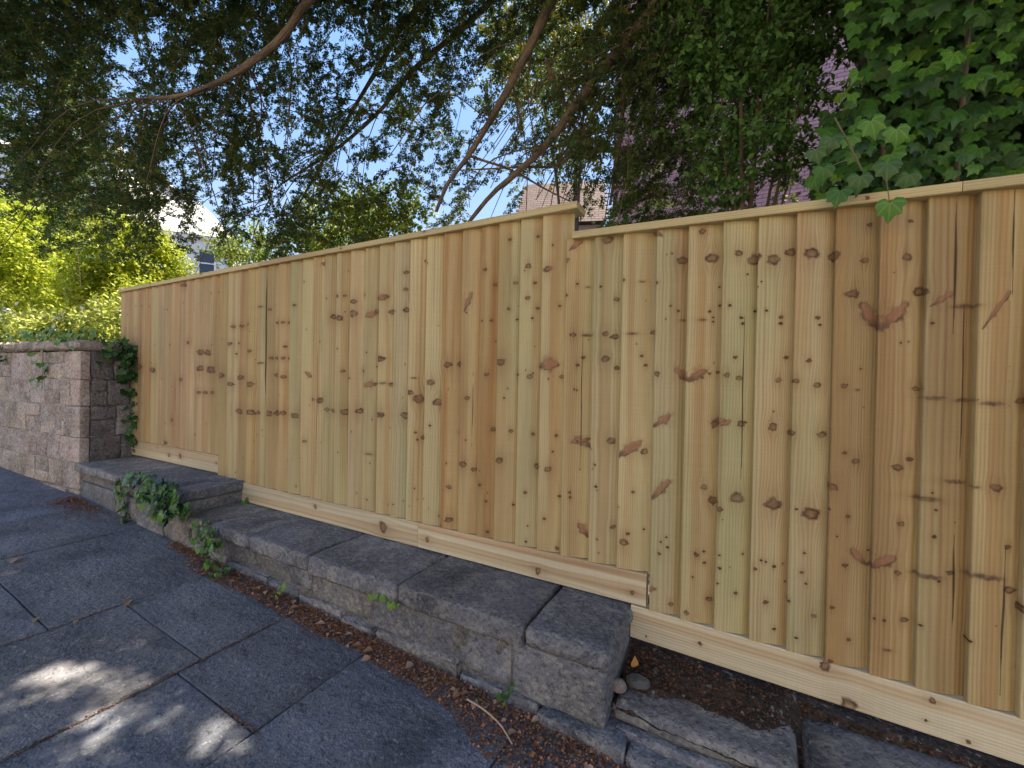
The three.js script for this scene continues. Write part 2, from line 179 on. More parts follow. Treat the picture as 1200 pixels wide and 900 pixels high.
// ---------- fence ----------
const KNOTS = [[0,-0.138,1.915,0.024],[0,-0.041,1.919,0.017],[0,0.013,1.888,0.025],[0,0.08,1.881,0.027],[0,0.133,1.905,0.019],[0,0.202,1.891,0.026],[0,0.27,1.872,0.021],[0,0.364,1.848,0.013],[0,0.478,1.845,0.015],[0,0.328,1.728,0.02],[0,0.513,1.721,0.02],[2,0.364,1.683,0.017,0.407,1.597],[2,0.474,1.676,0.016,0.41,1.595],[2,0.594,1.712,0.007,0.537,1.668],[2,0.728,1.704,0.005,0.665,1.587],[1,0.626,1.664,0.038],[0,-0.107,1.717,0.006],[0,-0.144,1.693,0.006],[1,-0.17,1.658,0.018],[0,-0.13,1.668,0.005],[0,-0.13,1.65,0.005],[0,-0.07,1.711,0.007],[0,0.021,1.686,0.007],[0,0.059,1.682,0.006],[0,-0.027,1.66,0.007],[0,-0.022,1.637,0.007],[0,0.11,1.655,0.008],[0,0.109,1.631,0.007],[0,0.225,1.647,0.008],[0,0.234,1.62,0.006],[0,-0.044,1.502,0.008],[0,0.13,1.499,0.009],[0,0.2,1.486,0.009],[0,-0.074,1.428,0.012],[0,-0.027,1.417,0.012],[0,0.106,1.412,0.013],[0,0.162,1.409,0.011],[0,0.23,1.394,0.015],[0,-0.108,1.44,0.008],[0,-0.138,1.434,0.006],[2,-0.16,1.448,0.013,-0.226,1.402],[2,-0.245,1.447,0.01,-0.226,1.405],[0,0.31,1.393,0.011],[0,0.512,1.388,0.011],[1,0.35,1.381,0.008],[1,0.555,1.358,0.033],[1,0.629,1.353,0.03],[1,0.693,1.345,0.033],[0,0.764,1.357,0.013],[0,0.374,1.973,0.009],[0,0.484,1.968,0.008],[0,-0.018,1.233,0.014],[2,-0.081,1.246,0.011,-0.118,1.232],[0,0.091,1.234,0.016],[0,-0.178,2.028,0.014],[0,-0.112,1.232,0.014],[2,-0.06,1.244,0.009,-0.091,1.222],[0,-0.018,1.233,0.015],[0,0.091,1.226,0.017],[0,0.153,1.211,0.013],[0,0.249,1.209,0.017],[0,0.317,1.15,0.008],[0,0.351,1.122,0.014],[0,0.467,1.114,0.015],[0,0.5,1.143,0.01],[0,0.284,1.024,0.016],[0,-0.15,0.96,0.014],[0,-0.116,0.911,0.014],[0,-0.089,0.879,0.014],[0,-0.027,0.932,0.026],[0,0.1,0.926,0.029],[0,0.223,0.911,0.03],[0,0.331,0.92,0.008],[0,0.48,0.917,0.011],[1,0.544,1.015,0.041],[1,0.614,1.081,0.031],[1,0.662,1.072,0.011],[0,0.709,1.075,0.014],[0,0.565,0.891,0.007],[2,0.346,0.799,0.011,0.392,0.75],[2,0.462,0.796,0.014,0.392,0.75],[0,0.326,0.74,0.009],[0,0.476,0.744,0.011],[1,0.549,0.753,0.044],[0,0.61,0.775,0.01],[1,0.689,0.783,0.051],[0,0.742,0.888,0.009],[0,0.748,0.751,0.015],[0,0.778,0.704,0.016],[0,-0.085,0.691,0.006],[0,-0.083,0.638,0.007],[0,-0.144,0.69,0.006],[0,-0.14,0.643,0.006],[0,-0.177,0.677,0.007],[0,-0.002,0.708,0.005],[0,0.063,0.702,0.006],[0,0.044,0.666,0.008],[0,0.107,0.684,0.007],[0,0.137,0.698,0.004],[0,0.196,0.684,0.008],[0,-0.089,0.574,0.005],[0,-0.024,0.546,0.008],[0,0.145,0.628,0.004],[0,0.157,0.568,0.006],[0,-0.123,0.491,0.011],[0,-0.205,0.42,0.012],[0,0.082,0.541,0.01],[0,0.238,0.526,0.011],[0,0.113,0.44,0.007],[0,0.183,0.433,0.007],[0,0.343,0.471,0.008],[1,0.451,0.469,0.014],[0,0.412,0.572,0.005],[0,0.291,0.578,0.008],[0,0.535,0.584,0.006],[0,0.656,0.567,0.006],[0,0.291,0.38,0.009],[0,0.497,0.583,0.012],[0,-0.883,1.946,0.017],[2,-0.86,1.951,0.011,-0.898,1.941],[0,-0.987,1.972,0.015],[0,-1.098,2.122,0.009],[0,-0.942,2.118,0.009],[0,-1.248,1.981,0.011],[0,-1.19,1.898,0.012],[0,-1.066,1.896,0.012],[0,-0.953,1.886,0.01],[2,-1.334,1.861,0.011,-1.375,1.761],[0,-0.986,1.811,0.013],[0,-0.818,1.761,0.008],[0,-1.1,1.763,0.009],[0,-0.937,1.757,0.009],[0,-0.962,1.708,0.007],[0,-1.055,1.706,0.007],[0,-1.206,1.708,0.008],[0,-0.777,1.806,0.01],[0,-0.724,1.858,0.007],[1,-0.676,1.84,0.012],[0,-0.608,1.834,0.007],[0,-0.538,1.774,0.012],[1,-0.421,1.843,0.015],[0,-0.5,1.854,0.008],[0,-0.357,1.828,0.009],[0,-0.777,1.974,0.013],[2,-0.707,2.067,0.012,-0.764,2.024],[0,-0.581,2.047,0.024],[0,-0.255,1.919,0.022],[0,-0.148,1.911,0.019],[2,-0.383,2.07,0.01,-0.337,2.029],[0,-0.74,1.614,0.014],[1,-0.675,1.612,0.03],[0,-0.583,1.615,0.016],[0,-0.541,1.601,0.018],[1,-0.46,1.611,0.028],[0,-0.373,1.615,0.013],[0,-1.139,1.484,0.026],[2,-0.834,1.476,0.025,-0.919,1.459],[0,-1.48,1.473,0.021],[0,-1.408,1.476,0.019],[0,-1.226,1.418,0.012],[0,-1.04,1.42,0.012],[0,-0.966,1.41,0.015],[0,-0.802,1.413,0.011],[0,-0.69,1.506,0.01],[0,-0.58,1.498,0.019],[0,-0.531,1.456,0.013],[0,-0.715,1.469,0.01],[0,-0.417,1.511,0.008],[0,-0.4,1.469,0.008],[0,-0.347,1.431,0.014],[2,-0.268,1.451,0.014,-0.215,1.4],[2,-0.155,1.445,0.014,-0.214,1.402],[0,-0.267,1.703,0.006],[1,-0.249,1.662,0.015],[1,-0.168,1.658,0.014],[0,-0.297,1.726,0.005],[0,-0.144,1.693,0.007],[0,-1.349,1.287,0.014],[0,-1.605,1.369,0.022],[1,-1.73,1.392,0.024],[0,-1.695,1.274,0.027],[0,-1.557,1.254,0.026],[0,-1.186,1.125,0.014],[0,-1.076,1.125,0.012],[0,-0.949,1.12,0.009],[0,-0.822,1.123,0.008],[0,-1.403,1.093,0.008],[0,-1.668,1.04,0.012],[2,-0.293,1.252,0.014,-0.358,1.2],[2,-0.107,1.244,0.012,-0.122,1.208],[2,-0.729,1.103,0.012,-0.644,1.121],[0,-0.548,1.118,0.02],[0,-1.991,1.159,0.018],[0,-1.804,1.166,0.019],[1,-1.987,1.512,0.025],[1,-1.919,1.354,0.025],[0,-2.032,1.888,0.011],[0,-1.971,1.893,0.014],[0,-2.055,1.806,0.013],[0,-1.922,1.798,0.014],[0,-1.806,1.8,0.014],[0,-1.812,2.027,0.01],[0,-1.648,2.06,0.008],[2,-0.712,1.123,0.015,-0.64,1.076],[2,-0.418,1.121,0.018,-0.513,1.053],[0,-0.398,1.082,0.017],[2,-0.292,0.965,0.014,-0.363,0.877],[0,-0.15,0.96,0.014],[0,-0.116,0.905,0.019],[0,-1.364,0.922,0.021],[0,-1.303,0.897,0.016],[0,-1.136,0.965,0.02],[0,-0.924,0.956,0.016],[0,-0.858,0.952,0.017],[0,-1.076,1.128,0.009],[0,-0.947,1.12,0.009],[0,-0.822,1.12,0.008],[0,-1.184,1.128,0.012],[0,-1.465,0.781,0.013],[0,-1.255,0.822,0.009],[0,-1.217,0.737,0.008],[0,-1.056,0.742,0.007],[0,-0.981,0.82,0.009],[0,-0.741,0.854,0.008],[0,-0.738,0.831,0.008],[0,-0.611,0.901,0.007],[0,-0.441,0.898,0.008],[0,-0.802,0.822,0.008],[2,-0.689,0.705,0.014,-0.654,0.648],[0,-0.532,0.719,0.012],[0,-0.476,0.663,0.02],[0,-0.46,0.707,0.01],[0,-0.871,0.704,0.009],[0,-1.208,0.574,0.009],[0,-0.972,0.569,0.007],[0,-0.807,0.566,0.011],[0,-1.461,0.595,0.019],[0,-1.532,0.599,0.011],[0,-0.293,0.722,0.006],[0,-0.316,0.698,0.006],[0,-0.289,0.679,0.007],[0,-0.321,0.647,0.008],[0,-0.171,0.672,0.01],[0,-0.143,0.642,0.006],[2,-0.373,0.489,0.011,-0.33,0.491],[0,-0.269,0.434,0.011],[0,-0.205,0.42,0.012],[0,-0.118,0.492,0.011],[0,-3.633,1.777,0.011],[0,-3.514,1.776,0.011],[0,-3.437,1.786,0.011],[0,-3.057,1.784,0.011],[0,-2.989,1.781,0.01],[0,-2.933,1.778,0.01],[0,-3.67,1.64,0.014],[0,-3.55,1.641,0.009],[0,-3.402,1.578,0.013],[1,-3.262,1.484,0.031],[1,-3.272,1.914,0.026],[0,-3.12,1.52,0.011],[0,-3.068,1.52,0.011],[0,-2.983,1.519,0.01],[0,-2.927,1.519,0.008],[0,-3.588,1.558,0.009],[0,-3.524,1.371,0.018],[0,-3.399,1.317,0.02],[0,-3.655,1.316,0.016],[0,-3.065,1.393,0.013],[0,-2.98,1.383,0.013],[0,-3.81,1.384,0.019],[0,-2.968,1.603,0.008],[0,-3.146,1.885,0.009],[0,-2.86,1.898,0.008],[0,-4.125,1.576,0.022],[0,-4.011,1.575,0.022],[0,-4.121,1.441,0.025],[0,-3.963,1.43,0.029],[0,-4.149,1.232,0.012],[0,-4.048,1.235,0.012],[0,-3.928,1.238,0.012],[0,-5.258,1.451,0.025],[0,-4.993,1.424,0.025],[2,-2.723,1.417,0.012,-2.661,1.381],[0,-2.574,1.225,0.018],[0,-2.643,1.229,0.01],[0,-3.538,1.103,0.02],[0,-3.383,1.1,0.02],[0,-3.29,1.109,0.015],[0,-3.146,1.108,0.021],[0,-3.052,1.113,0.019],[0,-2.974,1.117,0.015],[0,-2.494,1.166,0.012],[0,-2.436,1.163,0.013],[0,-2.325,1.16,0.019],[0,-2.193,1.172,0.018],[0,-2.842,1.108,0.018],[0,-2.451,1.794,0.015],[0,-2.381,1.781,0.017],[0,-2.254,1.803,0.022],[2,-2.129,1.783,0.016,-2.042,1.8],[0,-1.922,1.796,0.016],[0,-1.806,1.8,0.015],[0,-2.248,1.88,0.015],[0,-2.412,1.926,0.01],[0,-2.343,1.926,0.009],[0,-2.158,1.92,0.009],[2,-2.02,1.887,0.016,-1.948,1.893],[0,-1.814,1.924,0.01],[2,-2.132,1.34,0.016,-2.044,1.354],[1,-1.983,1.356,0.025],[2,-1.936,1.357,0.011,-1.893,1.337],[0,-1.612,1.372,0.02],[1,-1.73,1.392,0.017],[0,-1.999,1.507,0.016],[0,-1.751,1.306,0.017],[0,-1.695,1.257,0.019],[0,-1.557,1.263,0.02],[0,-1.49,1.471,0.016],[0,-1.658,1.049,0.015],[0,-1.712,1.07,0.008],[0,-1.606,1.119,0.008],[0,-1.804,1.166,0.019],[1,-1.991,1.159,0.021],[1,-2.097,0.904,0.025],[0,-1.7,1.028,0.008],[0,-2.16,1.431,0.011],[0,-2.345,1.43,0.009],[0,-2.29,1.383,0.009],[0,-4.426,2.179,0.015],[0,-4.34,1.668,0.015],[0,-2.56,2.162,0.012],[0,-2.728,0.933,0.01],[0,-4.6,0.969,0.013],[0,-4.728,0.749,0.016],[0,-4.456,1.337,0.013]];
const fence = thing('close_board_fence', 'new pale timber close board fence stepping down along the low stone wall', 'fence');
const fTopL = 2.246, fTopR = x => 2.084 - 0.0272 * x, fBotR = x => 0.234 - 0.0272 * x, CAPH = 0.034, GBH = 0.145, STEP = -0.735;
const gbTop = x => x < -3.80 ? 0.573 + GBH : x < -0.372 ? 0.397 + GBH : fBotR(x) + GBH;
const PPM = 600;
// timber seen from the front: grain, knots (round 0, dash 1, spike 2), tint; coordinates in metres along the grain and across it
function timber(u, v, L, kn, o) {
  let gx = u + 0.012 * (fbm(v * 0.9 + L.s, 3.3, 2) - 0.5) + 0.004 * (fbm(v * 5 + L.s, u * 8, 2) - 0.5), kd = 9, kr = 0, ink = 0, pink = 0, halo = 0;
  for (const k of kn) {
    if (k[0] === 0) {
      const dx = (u - k[1]) / (k[4] || 1), dy = v - k[2], rr = k[3] * 1.12; if (Math.abs(dy) > rr * 9 || Math.abs(dx) > rr * 5) continue;
      gx -= Math.sign(dx) * rr * 0.75 * Math.exp(-(dy * dy) / (rr * rr * 5)) * Math.exp(-Math.abs(dx) / (rr * 1.6)) * (1 - Math.exp(-dx * dx / (rr * rr * 0.3)));
      const an = Math.atan2(dy, dx), d = Math.hypot(dx / rr, dy / (rr * 0.8)) * (0.85 + 0.7 * vn(Math.cos(an) * 1.7 + k[1] * 300 + 9, Math.sin(an) * 1.7 + k[2] * 77) + 0.25 * (vn(u * 260, v * 260) - 0.5)); if (d < kd) { kd = d; kr = rr; }
      halo = Math.max(halo, 0.55 * Math.exp(-(dy * dy) / (rr * rr * 7)) * Math.exp(-(dx * dx) / (rr * rr * 2)));
    } else if (k[0] === 1) { const dx = (u - k[1]) / k[3], dy = (v - k[2]) / (0.0035 + k[3] * 0.14) + 0.6 * (vn(u * 120, k[2] * 50) - 0.5) ; const d = Math.hypot(dx, dy); ink = Math.max(ink, Math.min(1, 0.5 + 0.7 * vn(u * 130 + k[1] * 40, v * 130)) * (1 - sst(0.4, 1.3, d))); halo = Math.max(halo, 0.4 * Math.exp(-d * d * 0.25)); }
    else { const ax = k[1], ay = k[2], bx = k[4] - ax, by = k[5] - ay, l2 = bx * bx + by * by, t = Math.min(1, Math.max(0, ((u - ax) * bx + (v - ay) * by) / l2)); const w = k[3] * (0.25 + 1.1 * Math.sin(Math.PI * Math.min(0.97, 0.12 + 0.85 * t)) * (1 - 0.45 * t)) * (0.6 + 0.8 * vn(u * 75, v * 75)) * (0.9 + 0.2 * vn(u * 420, v * 420)); const d = Math.hypot(u - ax - bx * t, v - ay - by * t) / w; const sd = ((u - ax) * by - (v - ay) * bx) / Math.sqrt(l2) / w; pink = Math.max(pink, (1 - sst(0.6, 1.0, d)) * (0.82 + 0.18 * Math.sin(sd * 6 + 4 * vn(u * 60, v * 60)))); ink = Math.max(ink, (0.72 + 0.28 * Math.sign(bx * sd)) * 0.9 * (0.4 + 0.9 * vn(u * 60 + 3, v * 60)) * sst(0.35, 0.9, d) * (1 - sst(0.9, 1.4, d)), 0.8 * (1 - sst(0.1, 0.55, 1 - t)) * (1 - sst(0.5, 1.2, d))); halo = Math.max(halo, 0.6 * Math.exp(-d * d * 0.3)); gx += 0.006 * Math.exp(-d * d * 0.2); }
  }
  const wx = gx - L.c, ph = wx * L.f * (0.6 + 0.8 * Math.abs(wx) * 5) + 2.4 * fbm(gx * 11 + L.s * 3, v * 0.4 + L.s, 3), fr = ph - Math.floor(ph), late = sst(0.15, 0.8, fr) * (1 - sst(0.82, 1.0, fr)) * (0.25 + 0.75 * fbm(Math.floor(ph) * 1.7 + L.s, v * 0.35, 2));
  const fib = 0.6 * vn(u * 520 + L.s * 50, v * 7) + 0.4 * vn(u * 900 + L.s * 31, v * 26), bl = fbm(u * 9 + L.s * 5, v * 1.4 + L.s * 2, 3), st = fbm(u * 30 + L.s * 7, v * 0.8 + 4, 2), saw = vn(v * 420, u * 3 + L.s);
  let k = (1 - 0.30 * late * (0.4 + st)) * (0.90 + 0.20 * fib) * (0.80 + 0.40 * bl) * (0.97 + 0.06 * saw);
  let R = 0.525 * k * L.t[0], G = (0.430 - 0.035 * late) * k * L.t[1], B = (0.228 - 0.05 * late) * k * L.t[2]; const bs = sst(0.42, 0.66, fbm(gx * 24 + L.s * 13, v * 0.35 + L.s, 2)); R *= 1.04 - 0.12 * bs; G *= 1.05 - 0.23 * bs; B *= 1.06 - 0.32 * bs;
  const gs = sst(0.5, 0.72, fbm(u * 5 + L.s * 9, v * 1.1 + 8, 3)) * 0.35 * L.green; R *= 1 - gs * 0.3; G *= 1 - gs * 0.1; B *= 1 - gs * 0.18;
  const rd = sst(0.55, 0.8, st) * L.red; R *= 1 - 0.1 * rd; G *= 1 - 0.24 * rd; B *= 1 - 0.34 * rd;
  halo *= 0.6 + 0.8 * fib * st; R *= 1 - 0.36 * halo; G *= 1 - 0.48 * halo; B *= 1 - 0.55 * halo;
  if (kd < 1.4) { const m = (1 - sst(0.7, 1.3, kd)) * (kr > 0.012 ? lerp(0.7, 1, sst(0.3, 0.85, kd)) * (0.65 + 0.55 * vn(u * 70 + kr * 900, v * 70)) : 1), ring = sst(0.4, 0.9, kd) * (1 - sst(0.95, 1.3, kd)) * (0.55 + 0.7 * vn(u * 95 + 5, v * 95)), sp = vn(u * 420, v * 420), q = 0.5 + 0.5 * Math.sin(kd * 14 + 6 * sp), dk = kr < 0.008 ? 0.75 : 0; let kR = lerp(0.30 + 0.06 * q, 0.10, Math.max(ring * 0.85, dk)), kG = lerp(0.155 + 0.03 * q, 0.052, Math.max(ring * 0.85, dk)), kB = lerp(0.07, 0.028, Math.max(ring * 0.85, dk)); const s2 = 0.75 + 0.5 * sp; R = lerp(R, kR * 0.5 * s2, Math.min(1, m)); G = lerp(G, kG * 0.47 * s2, Math.min(1, m)); B = lerp(B, kB * 0.47 * s2, Math.min(1, m)); }
  if (pink > 0) { const s2 = 0.8 + 0.4 * fib; R = lerp(R, 0.33 * s2, pink * 0.92); G = lerp(G, 0.145 * s2, pink * 0.92); B = lerp(B, 0.075 * s2, pink * 0.92); }
  if (ink > 0) { R = lerp(R, 0.085, ink * 0.85); G = lerp(G, 0.05, ink * 0.85); B = lerp(B, 0.028, ink * 0.85); }
  for (const c of L.cracks) { const cx = c[0] + 0.004 * (vn(v * 7 + c[0] * 99, 1) - 0.5), d = Math.abs(u - cx) / (c[3] * sst(c[1] - 0.02, c[1] + 0.25, v) * (1 - sst(c[2] - 0.25, c[2] + 0.02, v)) + 1e-5); const m = 1 - sst(0.6, 1.3, d); R *= 1 - 0.8 * m; G *= 1 - 0.83 * m; B *= 1 - 0.86 * m; }
  o[0] = R; o[1] = G; o[2] = B; o[3] = 0.55 + 0.5 * (fib - 0.5) + 0.06 * (1 - late) + (kd < 1.1 ? 0.15 * (vn(u * 300, v * 300) - 0.3) : 0) - 0.3 * ink;
}
{
  const edges = []; for (let i = 0; i < 21; i++) edges.push(-5.66 + i * 0.13138);
  edges.push(-2.901, -2.767, -2.648, -2.53, -2.41, -2.278, -2.144, -2.02, -1.893, -1.77, -1.645, -1.52, -1.392, -1.273, -1.159, -1.031, -0.908, -0.779, -0.64, -0.505, -0.358, -0.229, -0.098, 0.027, 0.153, 0.275, 0.403, 0.527, 0.655, 0.773);
  for (let x = 0.898; x < 2.3; x += 0.126) edges.push(x);
  const r = rngOf(5), N = edges.length, per = 21, sheets = Math.ceil(N / per), BW = 0.155, cols = Math.floor(BW * PPM) + 3, AH = 1120;
  const boards = edges.map((x, i) => {
    const red = (x > -1.53 && x < -1.27) || (x > -3.1 && x < -2.95) || (x > -3.85 && x < -3.75) || (i % 13 === 4 && x < -2), brown = x > 0.26 && x < 0.76;
    const top = (x < -0.80 ? fTopL : fTopR(x)) - CAPH + 0.004, bot = gbTop(x < -0.372 && x + 0.06 > -0.372 ? x : x + 0.06) + 0.004;
    const L = 0.88 + 0.2 * r(); let t = [L * (0.98 + 0.04 * r()), L * (0.985 + 0.03 * r()), L * (0.95 + 0.1 * r())];
    if (red) t = [t[0] * 0.93, t[1] * 0.84, t[2] * 0.74]; if (brown) t = [t[0] * 0.88, t[1] * 0.80, t[2] * 0.72]; if (x < -3.85) t = [t[0] * 1.0, t[1] * 0.94, t[2] * 0.98];
    const cracks = []; if (i % 5 === 3) cracks.push([0.03 + 0.09 * r(), 0.6 + r() * 0.6, 1.4 + r() * 0.7, 0.0022]);
    return { x, top, bot, L: { s: 3.1 * i % 40 + 0.7, c: -0.1 + 0.3 * r(), f: 55 + 50 * r(), t, green: brown || red ? 0.3 : 1, red: red ? 1 : 0.3 + 0.5 * r(), cracks } };
  });
  // shakes seen in the photograph: two boards either side of a long check, and the split right-hand boards
  const crackAt = (wx, y0, y1, w) => { for (const b of boards) if (wx > b.x && wx < b.x + 0.125) b.L.cracks.push([wx - b.x, y0, y1, w]); };
  crackAt(-3.44, 1.25, 2.2, 0.006); crackAt(-3.21, 1.2, 2.2, 0.006); crackAt(0.6, 1.55, 2.05, 0.004); crackAt(0.618, 0.55, 0.95, 0.004); crackAt(0.735, 1.7, 2.05, 0.004); crackAt(0.735, 0.4, 0.9, 0.0035); crackAt(-2.66, 1.3, 1.9, 0.003);
  const o = [0, 0, 0, 0];
  for (let sh = 0; sh < sheets; sh++) {
    const W = 2048, H = AH, cd = new Uint8Array(W * H * 4), bd = new Uint8Array(W * H * 4);
    boards.slice(sh * per, sh * per + per).forEach((b, n) => {
      const kn = KNOTS.filter(k => k[1] > b.x - 0.08 && k[1] < b.x + 0.2).map(k => k.length > 4 ? [k[0], k[1] - b.x, k[2], k[3], k[4] - b.x, k[5]] : [k[0], k[1] - b.x, k[2], k[3] * (k[1] < -1.8 ? 1.3 : 1), Math.min(2, Math.sqrt(1 + (k[1] / 2) ** 2))]);
      const rr = rngOf(900 + sh * 50 + n); if (b.x > 0.7) for (let q = 0; q < 9; q++) kn.push([0, 0.13 * rr(), b.bot + rr() * 1.7, 0.004 + 0.012 * rr() * rr()]); for (let q = 0; q < 5; q++) kn.push([0, 0.15 * rr(), b.bot + rr() * 1.7, 0.002 + 0.004 * rr()]);
      b.sheet = sh; b.px = n * 97 + 1;
      for (let j = 0; j < H; j++) { const v = b.bot + j / PPM; if (v > b.top + 0.02) break; const kv = kn.filter(k => Math.abs(k[2] - v) < (k[0] === 2 ? 0.16 : k[3] * 9 + 0.02)); for (let i = 0; i < 96; i++) { timber((i - 1) / PPM, v, b.L, kv, o); const k = (j * W + b.px + i - 1) * 4; cd[k] = enc(o[0]); cd[k + 1] = enc(o[1]); cd[k + 2] = enc(o[2]); cd[k + 3] = 255; bd[k] = bd[k + 1] = bd[k + 2] = 255 * o[3]; bd[k + 3] = 255; } }
    });
    const mk = (d, s) => { const t = new THREE.DataTexture(d, W, H); t.magFilter = THREE.LinearFilter; t.minFilter = THREE.LinearMipmapLinearFilter; t.generateMipmaps = true; if (s) t.colorSpace = THREE.SRGBColorSpace; t.needsUpdate = true; return t; };
    const mat = new THREE.MeshStandardMaterial({ map: mk(cd, true), bumpMap: mk(bd), bumpScale: 0.0012, roughness: 0.8 });
    boards.filter(b => b.sheet === sh).forEach((b, n) => {
      const rr = rngOf(300 + sh * 40 + n), th = 0.034 + 0.005 * rr(), bow = 0.003 * (rr() - 0.5), lean = 0.002 * (rr() - 0.5);
      // feather edge: thick arris on the left lies over the thin edge of the board before it
      const sec = [[0, 0.010], [0, 0.006 + th - 0.004], [0.0016, 0.006 + th - 0.0012], [0.0045, 0.006 + th], [0.06, 0.004 + th * 0.80], [0.10, 0.003 + th * 0.50], [0.122, 0.002 + th * 0.22], [0.150, 0.0040], [0.1515, 0.0032], [0.1515, 0.0]];
      const rows = 5, P = [], UV = [], I = [], n0 = sec.length, h = b.top - b.bot;
      for (let j = 0; j <= rows; j++) { const y = b.bot + h * j / rows, z = bow * Math.sin(Math.PI * j / rows); for (const s of sec) { P.push(b.x + s[0] + lean * j / rows, y, s[1] + z); UV.push((b.px + s[0] * PPM) / W, (y - b.bot) * PPM / H); } }
      for (let j = 0; j < rows; j++) for (let i = 0; i < n0; i++) { const a = j * n0 + i, c = j * n0 + (i + 1) % n0; I.push(a, a + n0, c, c, a + n0, c + n0); }
      for (let i = 1; i < n0 - 1; i++) { I.push(0, i, i + 1); const e = rows * n0; I.push(e, e + i + 1, e + i); }
      let g = new THREE.BufferGeometry(); g.setAttribute('position', new THREE.Float32BufferAttribute(P, 3)); g.setAttribute('uv', new THREE.Float32BufferAttribute(UV, 2)); for (let q = 0; q < I.length; q += 3) { const w = I[q + 1]; I[q + 1] = I[q + 2]; I[q + 2] = w; } g.setIndex(I); g = g.toNonIndexed(); g.computeVertexNormals();
      mesh('board', g, mat, fence);
    });
  }
  // gravel boards and cappings share one sheet of timber, grain running across
  const strips = [];
  const GK = [[-1957, 467, 40], [-2601, 493, 17], [-1612, 460, 17], [-901, 439, 19], [-434, 450, 11], [-4644, 645, 20], [-4444, 655, 26], [-4873, 692, 8], [-3856, 658, 10], [348, 240, 30], [274, 356, 20], [572, 340, 11], [556, 266, 5], [661, 238, 8], [-152, 309, 10], [-369, 272, 5]].map(k => [k[0] / 1000, k[1] / 1000, k[2] / 1000]);
  const gb = [[-5.655, -3.802, 0.573, 0.573, 1.06], [-3.84, -1.682, 0.397, 0.397, 1], [-1.680, -0.372, 0.397, 0.397, 1.05], [-0.437, 2.38, fBotR(-0.437), fBotR(2.38), 1.16]];
  const W = 2048, H = 1010, cd = new Uint8Array(W * H * 4), bd = new Uint8Array(W * H * 4); let row = 0;
  const strip = (len, hgt, L, kn) => { const ppm = Math.min(PPM, 2040 / len), hh = Math.ceil(hgt * PPM) + 4, y0 = row; row += hh; for (let j = 0; j < hh; j++) for (let i = 0; i < Math.min(W, len * ppm + 2); i++) { timber(j / PPM, i / ppm, L, kn, o); const k = ((y0 + j) * W + i) * 4; cd[k] = enc(o[0]); cd[k + 1] = enc(o[1]); cd[k + 2] = enc(o[2]); cd[k + 3] = 255; bd[k] = bd[k + 1] = bd[k + 2] = 255 * o[3]; bd[k + 3] = 255; } return (x, y) => [(x * ppm) / W, (y0 + 1 + y * PPM) / H]; };
  const mk = (d, s) => { const t = new THREE.DataTexture(d, W, H); t.magFilter = THREE.LinearFilter; t.minFilter = THREE.LinearMipmapLinearFilter; t.generateMipmaps = true; if (s) t.colorSpace = THREE.SRGBColorSpace; t.needsUpdate = true; return t; };
  const plan = [];
  gb.forEach((q, n) => { const y0 = x => lerp(q[2], q[3], (x - q[0]) / (q[1] - q[0])); const kn = GK.filter(k => k[0] > q[0] && k[0] < q[1] && k[1] > y0(k[0]) - 0.02 && k[1] < y0(k[0]) + GBH + 0.02).map(k => [0, Math.max(0, k[1] - y0(k[0])), k[0] - q[0], k[2]]); const f = strip(q[1] - q[0], 0.2, { s: 11.3 + n * 5.3, c: [0.3, 0.09, 0.1, 0.2][n], f: [30, 34, 26, 48][n], t: [1.09 * q[4], 1.17 * q[4], 1.5 * q[4]], green: 0, red: [0.2, 0.9, 0.7, 0.25][n], cracks: [] }, kn); plan.push(['gravel_board', q[0], q[1], q[2], q[3], GBH, -0.012, 0.036, f]); });
  const caps = [[-5.672, -3.25, fTopL, fTopL], [-3.248, STEP + 0.012, fTopL, fTopL], [STEP - 0.008, 0.6, fTopR(STEP), fTopR(0.6)], [0.602, 2.38, fTopR(0.602), fTopR(2.38)]];
  caps.forEach((q, n) => { const f = strip(q[1] - q[0], 0.13, { s: 31.3 + n * 4.1, c: 0.2, f: 60, t: [1.03, 1.04, 0.98], green: 0.8, red: 0.1, cracks: [] }, [[0, 0.02, 0.7 + n * 0.2, 0.008], [0, 0.03, 1.6, 0.01]]); plan.push(['capping_rail', q[0], q[1], q[2] - CAPH, q[3] - CAPH, CAPH, -0.05, 0.064, f]); });
  const mat = new THREE.MeshStandardMaterial({ map: mk(cd, true), bumpMap: mk(bd), bumpScale: 0.0014, roughness: 0.7 });
  for (const [name, x0, x1, ya, yb, h, z0, z1, f] of plan) {
    // prism with eased arrises
    const c = 0.003, sec = [[0, z0], [0, z1 - c], [c, z1], [h - c, z1], [h, z1 - c], [h, z0]], along = [x0, x0 + 0.002, (x0 + x1) / 2, x1 - 0.002, x1], P = [], UV = [];
    const push = (x, s, v) => { const t = (x - x0) / (x1 - x0); P.push(x, lerp(ya, yb, t) + s[0], s[1]); UV.push(...f(x - x0, v)); };
    const per = [0]; for (let i = 1; i <= 6; i++) { const a = sec[i - 1], b = sec[i % 6]; per.push(per[i - 1] + Math.hypot(b[0] - a[0], b[1] - a[1])); }
    const v0 = i => Math.max(0, Math.min(name === 'capping_rail' ? 0.125 : 0.19, per[i] - per[1] + 0.0));
    for (let k = 0; k + 1 < along.length; k++) for (let i = 0; i < 6; i++) { const a = sec[i], b = sec[(i + 1) % 6], X = along[k], Y = along[k + 1], va = v0(i), vb = v0(i + 1); push(X, a, va); push(Y, a, va); push(Y, b, vb); push(X, a, va); push(Y, b, vb); push(X, b, vb); }
